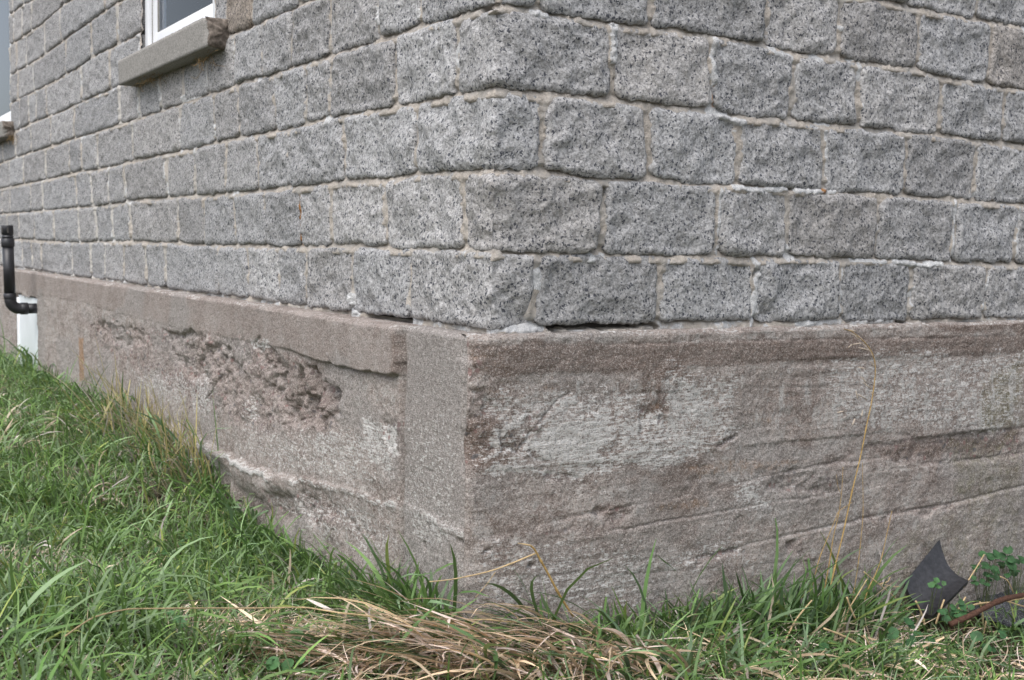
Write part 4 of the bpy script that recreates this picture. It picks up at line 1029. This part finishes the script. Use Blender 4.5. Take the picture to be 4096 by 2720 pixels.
def dry():
    g = Pile()
    # long withered blades falling forward and to the left
    def sweep(n, xs, ys, L, azm, azs, w, lean=(.9, 1.4), kap=(.3, 1.0), mixg=.12, lift=0.0):
        x = RNG.uniform(*xs, n); y = RNG.uniform(*ys, n); ok = (x < -PL-.01) | (y < -PR-.01); x, y = x[ok], y[ok]; n = len(x)
        b = np.stack([x, y, gzn(x, y)+lift*RNG.random(n)], -1)
        gmask = RNG.random((n, 1)) < mixg
        c = tan(n, .32)*np.array([1.62, 1.50, 1.44]); c = np.where(gmask, green(n)*np.array([.62, .68, .80]), c)
        g.add(blades(b, L*np.exp(RNG.normal(-.03, .22, n)), w*1.25*RNG.uniform(.5, 1.4, n), RNG.normal(azm, azs, n), RNG.uniform(*lean, n), RNG.uniform(*kap, n), c, 7, None, .07))
    lft = math.atan2(.25, -.95); fwd = math.atan2(-.75, -.65)
    sweep(400, (-.36, .40), (-.46, -.06), .27, rad(187), .50, .0066, lean=(.85, 1.4), mixg=.26, lift=.06); sweep(330, (-.30, .35), (-.44, -.05), .27, rad(180), .50, .0066, lean=(.5, 1.0), kap=(.8, 1.7), mixg=.25, lift=.03)
    sweep(700, (-.55, -.15), (-.30, .10), .20, math.pi*1.05, .55, .0056, mixg=.38, lift=.04)
    sweep(520, (.05, .95), (-.55, -.10), .24, rad(208), .60, .0064, mixg=.32, lift=.03)
    sweep(230, (.6, 1.4), (-.60, -.12), .17, fwd, .9, .0055, mixg=.62, lift=.03)
    sweep(260, (1.2, 2.6), (-.70, -.12), .09, fwd, 1.2, .0050, mixg=.55, lift=.02)
    # fine brown thatch in between
    sweep(2000, (-.7, 1.6), (-.75, -.04), .10, fwd, 2.5, .0020, lean=(.9, 1.6), kap=(-.2, .5), mixg=.06, lift=.03)
    sweep(1400, (-.75, -.32), (-.02, .34), .07, fwd, 2.5, .0017, lean=(1.0, 1.6), kap=(-.2, .4), mixg=.08, lift=.012)
    return g.make('dry_grass', 'withered purplish tan grass lying in a matted heap round the wall corner')
dry()

# ------------------------------------------------------------------ single stalks and straws
def vR(view, pts, f, *a):
    ox, oy = {7: (0, 1790), 8: (1350, 1790), 9: (2696, 1790), 6: (2696, 850)}[view]
    return [f((ox+.5932*x)/DP, (oy+.5932*y)/DP, *a) for x, y in pts]
def gs(xd, yd, h):
    z = -.7
    for _ in range(12):
        p = g3(xd, yd, z); z = .5*z+.5*(float(gz(p[0], p[1]))+h)
    return g3(xd, yd, z)
def stalk(name, paths, mat, label, cat, group=None, knots=True):
    """paths: list of (points, r0, r1)"""
    P = []
    for pts, r0, r1 in paths:
        sp = smooth_path(pts, 5); n = len(sp)
        rr = [r0+(r1-r0)*i/(n-1) for i in range(n)]
        if knots:
            for i in range(6, n-3, 9): rr[i] *= 1.35
        P.append(tube(sp, rr, 6))
    base = Vector(tuple(float(c) for c in paths[0][0][0]))
    v, f = merge(P); v = [p-base for p in v]
    o = mk(name, v, f, mat, loc=base); tag(o, label, cat, group); return o
def spikelets(o, sites, mat, name='spikelet'):
    """small pointed husks hung along a line: part of a stalk"""
    base = o.location
    for a, b, r in sites:
        a, b = np.asarray(a, float), np.asarray(b, float)
        v, f = tube([a, a+(b-a)*.3, a+(b-a)*.7, b], [r*.4, r, r*.8, r*.15], 5); mk(name, [p-base for p in v], f, mat, o)
GST = 'tall dry stalks in front of the right hand foundation'
main = vR(9, [(1030, 1075), (1070, 870), (1140, 580), (1200, 300), (1260, 50)], w3, .10)+vR(6, [(1300, 1430), (1330, 1290), (1353, 1130), (1357, 1040), (1342, 960), (1300, 892), (1250, 842), (1200, 803), (1150, 786)], w3, .105)
o = stalk('seed_stalk', [(main, .0024, .0009)], M_STALK, 'tallest golden stalk with a drooping feathery seed head before the foundation', 'dry stalk', GST)
hs_ = []
for a, b in [((1340, 955), (1270, 880)), ((1270, 880), (1200, 890)), ((1200, 890), (1172, 912)), ((1300, 892), (1240, 828)), ((1250, 842), (1190, 815)), ((1230, 800), (1170, 790)), ((1330, 930), (1240, 910)), ((1345, 985), (1310, 900)), ((1250, 860), (1215, 830)), ((1200, 803), (1135, 784)), ((1355, 1045), (1320, 1000)),
             ((1300, 1150), (1260, 1105)), ((1290, 1055), (1240, 1042)), ((1330, 1190), (1270, 1140)), ((1300, 1260), (1230, 1220)), ((1240, 1260), (1225, 1200)), ((1220, 1390), (1200, 1440)), ((1265, 1380), (1272, 1330)), ((1355, 1240), (1325, 1210)), ((1100, 1350), (1150, 1338))]:
    A_, B_ = vR(6, [a, b], w3, .103); hs_.append((A_, B_, .0021))
spikelets(o, hs_, M_SEED)
stalk('dry_stalk', [(vR(9, [(935, 930), (980, 750), (1040, 600), (1090, 480), (1112, 430), (1200, 370)], w3, .10), .0014, .0007)], M_STALK, 'thin dry stalk bending right at its top, left of the tall seed stalk', 'dry stalk', GST)
stalk('dry_stalk', [(vR(9, [(1000, 1040), (1050, 760), (1075, 600), (1110, 450), (1130, 300), (1140, 130)], w3, .09), .0019, .0006), (vR(9, [(1128, 320), (1105, 260), (1095, 180)], w3, .09), .0008, .0004)], M_STALK, 'brownish forked stalk close beside the tall seed stalk', 'dry stalk', GST)
stalk('dry_stalk', [(vR(9, [(1205, 1020), (1240, 800), (1262, 600), (1275, 430), (1272, 200), (1270, 100)], w3, .08), .0013, .0006)], M_STALK, 'straight thin stalk just right of the tall seed stalk', 'dry stalk', GST)
stalk('dry_stalk', [(vR(9, [(1250, 1190), (1300, 980), (1360, 850), (1400, 740), (1440, 560), (1470, 425)], w3, .10), .0021, .0008)], M_STALK, 'short leaning golden stalk, last on the right of the tall stalks', 'dry stalk', GST)
o = stalk('bent_stalk', [(vR(8, [(1590, 1140), (1500, 1000), (1420, 850), (1375, 770), (1330, 690), (1300, 660)], w3, .07), .0030, .0026)], M_STALK, 'thick golden stalk broken over at the top near the wall corner', 'dry stalk')
v, f = tube(smooth_path(vR(8, [(1302, 662), (1275, 655), (1245, 650), (1216, 645)], w3, .07), 4), [.003*(1-.06*i) for i in range(13)], 5); v = [p-o.location for p in v]; mk('broken_top', v, f, M_STRAW, o)
stalk('straw', [(vR(8, [(1335, 714), (1190, 775), (1040, 830), (880, 868), (750, 892), (620, 905)], w3, .08), .0024, .0012), (vR(8, [(1065, 840), (1000, 930), (930, 1010)], w3, .08), .001, .0006)], M_STRAW, 'pale snapped straw slanting down left from the bent stalk', 'straw')
stalk('straw', [(vR(7, [(2370, 1122), (2260, 1110), (2150, 1092), (2040, 1078), (1840, 1081), (1640, 1084), (1400, 1083), (1050, 1086), (900, 1088), (830, 1096), (720, 1120), (620, 1152), (520, 1215), (440, 1272)], gs, .135), .0017, .0013)], M_STRAW, 'long thin straw lying level across the lawn at left', 'straw')
stalk('straw', [(vR(9, [(1010, 1220), (1160, 1280), (1330, 1380), (1500, 1480), (1660, 1580)], w3, .32), .0030, .0026)], M_STRAW, 'stout pale straw running down to the lower right edge', 'straw')
stalk('straw', [(vR(9, [(1590, 1225), (1760, 1110), (1930, 965), (2020, 840), (2092, 722)], w3, .16), .0024, .0018)], M_STRAW, 'straw leaning across in front of the dark slate', 'straw')
stalk('straw', [(vR(9, [(1280, 838), (1330, 880), (1460, 985), (1590, 1110), (1660, 1175)], w3, .14), .0019, .0015)], M_STRAW, 'kinked straw falling right from the foot of the tall stalks', 'straw')
stalk('straw', [(vR(9, [(1130, 1260), (1170, 1110), (1240, 990), (1302, 886)], w3, .15), .0026, .0018)], M_STRAW, 'upright straw leaning left at the foot of the tall stalks', 'straw')
stalk('straw', [(vR(9, [(1280, 1265), (1340, 1370), (1400, 1470), (1450, 1580)], w3, .33), .0022, .0018)], M_STRAW, 'straw pointing steeply down at the bottom edge right of centre', 'straw')
stalk('straw', [(vR(9, [(700, 1400), (770, 1260), (830, 1150), (930, 1030)], w3, .22), .0030, .0022)], M_STRAW, 'knotty broken straw standing before the matted heap at right', 'straw')
stalk('straw', [(vR(8, [(880, 1165), (1000, 1160), (1120, 1172), (1260, 1180), (1330, 1185)], w3, .14), .0022, .0016)], M_STRAW, 'level straw at the foot of the wall right of the corner', 'straw')
stalk('straw', [(vR(8, [(0, 1115), (160, 1130), (330, 1160), (500, 1215), (700, 1250), (1000, 1280)], w3, .28), .0022, .0014)], M_STRAW, 'yellow straw lying over the heap left of the corner', 'straw')
GS = 'cut reed stubs before the slate'
for pts, lab in [([(1765, 1190), (1795, 1100), (1822, 1025)], 'upright cut reed stub below the dark slate'), ([(1692, 1195), (1665, 1110), (1630, 1035)], 'reed stub leaning left under the low corner of the dark slate'), ([(1885, 1130), (1930, 1070), (1965, 1008)], 'reed stub leaning right over the speckled felt piece'),
                 ([(2085, 1200), (2078, 1110), (2062, 1040)], 'dark reed stub in front of the speckled felt piece'), ([(2050, 1340), (2085, 1260), (2105, 1170)], 'pale reed stub low in the grass below the felt piece'), ([(1220, 1150), (1190, 1080), (1165, 1010)], 'orange reed stub at the foot of the tall stalks')]:
    stalk('reed_stub', [(vR(9, pts, w3, .21), .0032, .0028)], M_STRAW, lab, 'reed stub', GS, knots=False)
for pts, r, lab in [([(2200, 870), (2250, 900), (2290, 980)], .0022, 'short curved straw above the felt piece'), ([(1945, 1088), (2060, 1052), (2200, 1040), (2380, 1012)], .0034, 'pale straw crossing the felt piece beside the rusty rod'), ([(2250, 1036), (2310, 1058), (2390, 1080)], .003, 'pale straw end at the right edge by the rod'),
                    ([(1400, 915), (1440, 905), (1458, 872)], .0018, 'tiny forked straw on the wall side of the grass'), ([(1390, 918), (1480, 938), (1520, 938)], .0015, 'tiny level straw left of the dark slate')]:
    stalk('straw', [(vR(9, pts, w3, .22 if pts[0][0] > 1800 else .10), r, r*.8)], M_STRAW, lab, 'straw', knots=False)
# white curled dead leaf
c = smooth_path(vR(7, [(2065, 1022), (2130, 1055), (2200, 1085), (2262, 1105)], gs, .09), 5); n = len(c)
V = []
for i, p in enumerate(c):
    w_ = .006*math.sin(math.pi*min(1, (i+1.0)/n*.95)); t_ = i*.12
    for k in (-1, -.4, .4, 1): V.append((p[0]+.5*w_*k, p[1]-.6*w_*k, p[2]+abs(k)*w_*.5*math.cos(t_)+w_*k*.6))
base = np.array(V[0]); V = [np.array(q)-base for q in V]
o = mk('dead_leaf', V, grid_faces(4, n), plain('bleached_leaf', (.62, .55, .50), .7, .2, .15, 120), loc=base); so = o.modifiers.new('thick', 'SOLIDIFY'); so.thickness = .0006
tag(o, 'bleached white curled grass leaf lying above the bare hollow', 'dead leaf')

# ------------------------------------------------------------------ slate, felt pieces, rusty rod
def curved_plate(name, c00, c10, c11, c01, bow, thick, mat, label, cat, n=22, concave=0.0):
    c00, c10, c11, c01 = [np.asarray(c, float) for c in (c00, c10, c11, c01)]
    nrm = np.cross(c10-c00, c01-c00); nrm /= np.linalg.norm(nrm)
    if nrm@CF > 0: nrm = -nrm
    def pt(u, v):
        p = c00*(1-u)*(1-v)+c10*u*(1-v)+c11*u*v+c01*(1-u)*v
        p = p-nrm*bow*4*u*(1-u)
        inw = concave*math.sin(math.pi*u)*v
        return p-(c01-c00)*inw
    V = []
    for side in (0, 1):
        for i in range(n):
            for j in range(n):
                u, v = j/(n-1), i/(n-1); p = pt(u, v)
                ed = min(u, 1-u, v, 1-v)
                j_ = float(fbm(u*14, v*14, side*3.0, 501, 3))*.0016
                if ed == 0: p = p+(c10-c00)*float(vnoise(u*19, v*19, 0, 502))*.005+(c01-c00)*float(vnoise(u*19, v*19, 4, 503))*.005
                V.append(p-nrm*(thick*side)+nrm*j_)
    F = []
    for s in (0, 1):
        o_ = s*n*n
        for i in range(n-1):
            for j in range(n-1):
                q = (o_+i*n+j, o_+i*n+j+1, o_+(i+1)*n+j+1, o_+(i+1)*n+j); F.append(q if s == 0 else q[::-1])
    rim = [j for j in range(n)]+[i*n+n-1 for i in range(1, n)]+[(n-1)*n+j for j in range(n-2, -1, -1)]+[i*n for i in range(n-2, 0, -1)]
    for a, b in zip(rim, rim[1:]+rim[:1]): F.append((b, a, a+n*n, b+n*n))
    base = V[0].copy(); V = [p-base for p in V]
    o = mk(name, V, F, mat, loc=base); tag(o, label, cat)
    es = o.modifiers.new('split', 'EDGE_SPLIT'); es.split_angle = rad(40)
    return o
curved_plate('slate_shard', w3(2150, 1420, .20), w3(2086, 1343, .07), w3(2166, 1243, .045), w3(2234, 1338, .165), .026, .020, M_SHARD, 'dark curved slate shard leaning on the foundation with a clover sprig on it', 'slate', concave=.055)
def flat_piece(name, out, z, thick, label, tiltx=0.0):
    P = np.array([g3(x, y, z) for x, y in out]); c = P.mean(0)
    k = 6; ring = []
    for a, b in zip(P, np.roll(P, -1, 0)):
        for t in np.arange(k)/k: ring.append(a+(b-a)*t)
    ring = np.array(ring); ring[:, :2] += np.stack([fbm(ring[:, 0]*60, ring[:, 1]*60, 0, 510, 3), fbm(ring[:, 0]*60, ring[:, 1]*60, 5, 511, 3)], -1)*.008
    V = []; F = []; n = len(ring); qs = (1, .93, .6, .3, .05)
    for s in (0, 1):
        for q in qs:
            r_ = c+(ring-c)*q; r_[:, 2] = z-s*thick-(.003 if q == 1 and s == 0 else 0)+fbm(r_[:, 0]*25, r_[:, 1]*25, 0, 512, 2)*.010+tiltx*(r_[:, 0]-c[0]); V.append(r_)
    V = np.concatenate(V); m_ = len(qs)
    for s in (0, 1):
        for r in range(m_-1):
            for i in range(n):
                q = ((s*m_+r)*n+i, (s*m_+r)*n+(i+1) % n, (s*m_+r+1)*n+(i+1) % n, (s*m_+r+1)*n+i); F.append(q if s == 0 else q[::-1])
        F.append(tuple((s*m_+m_-1)*n+i for i in range(n)))
    for i in range(n): F.append((i, i+m_*n, (i+1) % n+m_*n, (i+1) % n))
    o = mk(name, V-c, F, M_FELT, loc=c, smooth=False); return tag(o, label, 'roofing felt')
flat_piece('roofing_felt', [(2262, 1362), (2290, 1347), (2340, 1341), (2440, 1345), (2440, 1446), (2330, 1436), (2270, 1424), (2244, 1398)], -.965, .010, 'large black speckled felt piece beside the slate at the right edge')
flat_piece('roofing_felt', [(1692, 1508), (1745, 1518), (1802, 1552), (1795, 1580), (1740, 1572), (1700, 1542)], -.865, .008, 'small grey speckled felt scrap half buried in grass at the bottom edge')
rp = smooth_path([w3(2420, 1362, .27), w3(2361, 1372, .27), w3(2320, 1380, .27), w3(2285, 1394, .27), w3(2240, 1418, .27), w3(2190, 1440, .26)], 6)
v, f = tube(rp, [.0085+.0012*float(vnoise(i*.7, 0.0, 0.0, 520)) for i in range(len(rp))], 12); b0_ = Vector(tuple(rp[0])); v = [p-b0_ for p in v]
tag(mk('rusty_rod', v, f, M_RUST, loc=b0_), 'rusty brown bent iron rod lying over the black felt', 'rod')

# ------------------------------------------------------------------ creeping ivy and clover: plants of scalloped leaves
def leaf_disc(c, nrm, r, rot, lobes, depth, notch):
    nrm = Vector(nrm).normalized(); u = nrm.orthogonal().normalized(); u = Matrix.Rotation(rot, 3, nrm) @ u; w_ = nrm.cross(u)
    n = 26; V = [Vector(c)-nrm*r*.10]; F = []
    for q, lift in ((.55, .03), (1.0, .0)):
        for i in range(n):
            a = 2*math.pi*i/n
            rr = r*q*(1-depth*(.5-.5*math.cos(lobes*a))*q-notch*math.exp(-((min(a, 2*math.pi-a))/.32)**2))
            V.append(Vector(c)+u*math.cos(a)*rr+w_*math.sin(a)*rr+nrm*(r*lift+.10*r*math.sin(2*a+rot)*q))
    for i in range(n):
        j = (i+1) % n; F.append((0, 1+i, 1+j)); F.append((1+i, 1+n+i, 1+n+j, 1+j))
    return V, F
def creeper(name, leaves, label, cat, group, lobes=9, depth=.10, notch=.55, mat=None):
    """leaves: (point, radius); stems run to a common foot on the ground"""
    r = random.Random(len(leaves)*31+int(leaves[0][0][0]*1000))
    pts = [np.asarray(p) for p, _ in leaves]; foot = np.mean(pts, 0); foot[2] = float(gz(foot[0], foot[1]))
    foot[1] = min(foot[1], -.04)
    st = []; lv = []
    for (p, R) in leaves:
        nrm = (-CF[0]*.55+r.uniform(-.4, .4), -CF[1]*.55+r.uniform(-.4, .4), .75+r.uniform(-.3, .2))
        lv.append(leaf_disc(p, nrm, R, r.uniform(0, 6.28), lobes, depth, notch))
        mid = (np.asarray(p)+foot)/2+np.array([r.uniform(-.02, .02), r.uniform(-.02, .02), .01])
        st.append(tube(smooth_path([foot, mid, np.asarray(p)], 4), .0008, 5))
    b = Vector(tuple(foot)); root = thing(name, label, cat, b, group)
    v, f = merge(lv); lo = mk('foliage', [p-b for p in v], f, mat or M_LEAF, root)
    v, f = merge(st); mk('stems', [p-b for p in v], f, M_STEM, root)
    return root
M_STEM = plain('plant_stem', (.07, .09, .035), .6, .3, .2, 60)
M_LEAF2 = plain('clover_leaf', (.055, .13, .045), .6, .25, .25, 50)
GI = 'ground ivy plants at the foot of the wall'
def near(xd, yd, n, sx, sy, d0, d1, r0, r1, seed):
    r = random.Random(seed); return [(w3(xd+r.gauss(0, sx), yd+r.gauss(0, sy), r.uniform(d0, d1)), r.uniform(r0, r1)) for _ in range(n)]
creeper('ground_ivy', near(2270, 1305, 16, 20, 18, .06, .12, .011, .017, 1)+near(2262, 1340, 6, 16, 10, .08, .12, .010, .014, 2), 'ground ivy patch between the slate and the right edge, nearest the slate', 'ivy', GI)
creeper('ground_ivy', near(2335, 1300, 26, 28, 16, .05, .12, .012, .018, 3), 'ground ivy patch growing against the wall at the right edge', 'ivy', GI)
creeper('ground_ivy', near(2195, 1410, 14, 24, 14, .20, .26, .010, .016, 4), 'ground ivy spreading over the lower end of the slate', 'ivy', GI)
creeper('ground_ivy', near(2100, 1490, 16, 36, 26, .26, .36, .013, .020, 5), 'ground ivy in the grass below the slate', 'ivy', GI)
creeper('ground_ivy', near(2290, 1500, 16, 40, 26, .28, .38, .013, .020, 6), 'ground ivy in the grass under the rusty rod', 'ivy', GI)
creeper('ground_ivy', near(1960, 1525, 12, 36, 20, .30, .36, .013, .020, 7), 'ground ivy at the bottom edge left of the other patches', 'ivy', GI)
creeper('clover_sprig', [(w3(2160, 1338, .20), .012), (w3(2147, 1349, .20), .012), (w3(2163, 1352, .20), .011), (w3(2155, 1343, .20), .009), (w3(2176, 1345, .20), .009)], 'bright green clover sprig in front of the dark slate', 'clover', None, 5, .2, .3, M_LEAF2)
def gnear(xd, yd, z, n, sx, sy, r0, r1, seed):
    r = random.Random(seed); return [(gs(xd+r.gauss(0, sx), yd+r.gauss(0, sy), .055), r.uniform(r0, r1)) for _ in range(n)]
GW = 'broad leaved weeds in the lawn'
for i, (xd, yd, z, n, R, lab) in enumerate([(672, 1470, -.70, 4, .020, 'broad leaved weed below the bare hollow'), (160, 1320, -.60, 3, .012, 'broad leaved weed in the lawn at far left'), (370, 1275, -.66, 3, .012, 'broad leaved weed in the middle of the lawn'), (400, 1245, -.66, 2, .013, 'pale broad leaf weed just above the middle of the lawn'), (400, 1430, -.66, 3, .012, 'broad leaved weed under the long level straw'), (655, 1515, -.70, 3, .017, 'broad leaved weed near the bottom edge left of the dry heap')]):
    creeper('lawn_weed', gnear(xd, yd, z, n, 16, 9, R*.7, R, 20+i), lab, 'weed', GW, 3, .06, .25, M_LEAF2)

# ------------------------------------------------------------------ straws of old nests under the window sills
def nest(xd, yd, n, sp, label):
    r = random.Random(int(xd)); c = l3(xd, yd, .045); P = []
    for _ in range(n):
        a = c+np.array([r.gauss(0, .012), r.gauss(0, sp), r.gauss(0, .010)]); d = np.array([r.gauss(0, .012), r.gauss(0, .06), r.gauss(-.015, .02)])
        P.append(tube(smooth_path([a, a+d*.5+np.array([0, 0, r.gauss(0, .01)]), a+d], 3), .0009, 4))
    b = Vector(tuple(c)); v, f = merge(P); tag(mk('nest_straws', [p-b for p in v], f, M_NEST, loc=b), label, 'nest', 'old nest straws under the sills', 'stuff')
nest(345, 178, 40, .08, 'wisps of old nest straw under the far end of the broken sill')
nest(475, 137, 26, .05, 'wisps of old nest straw under the near end of the broken sill')
nest(28, 318, 40, .10, 'dark nest straw under the sill at the left edge')
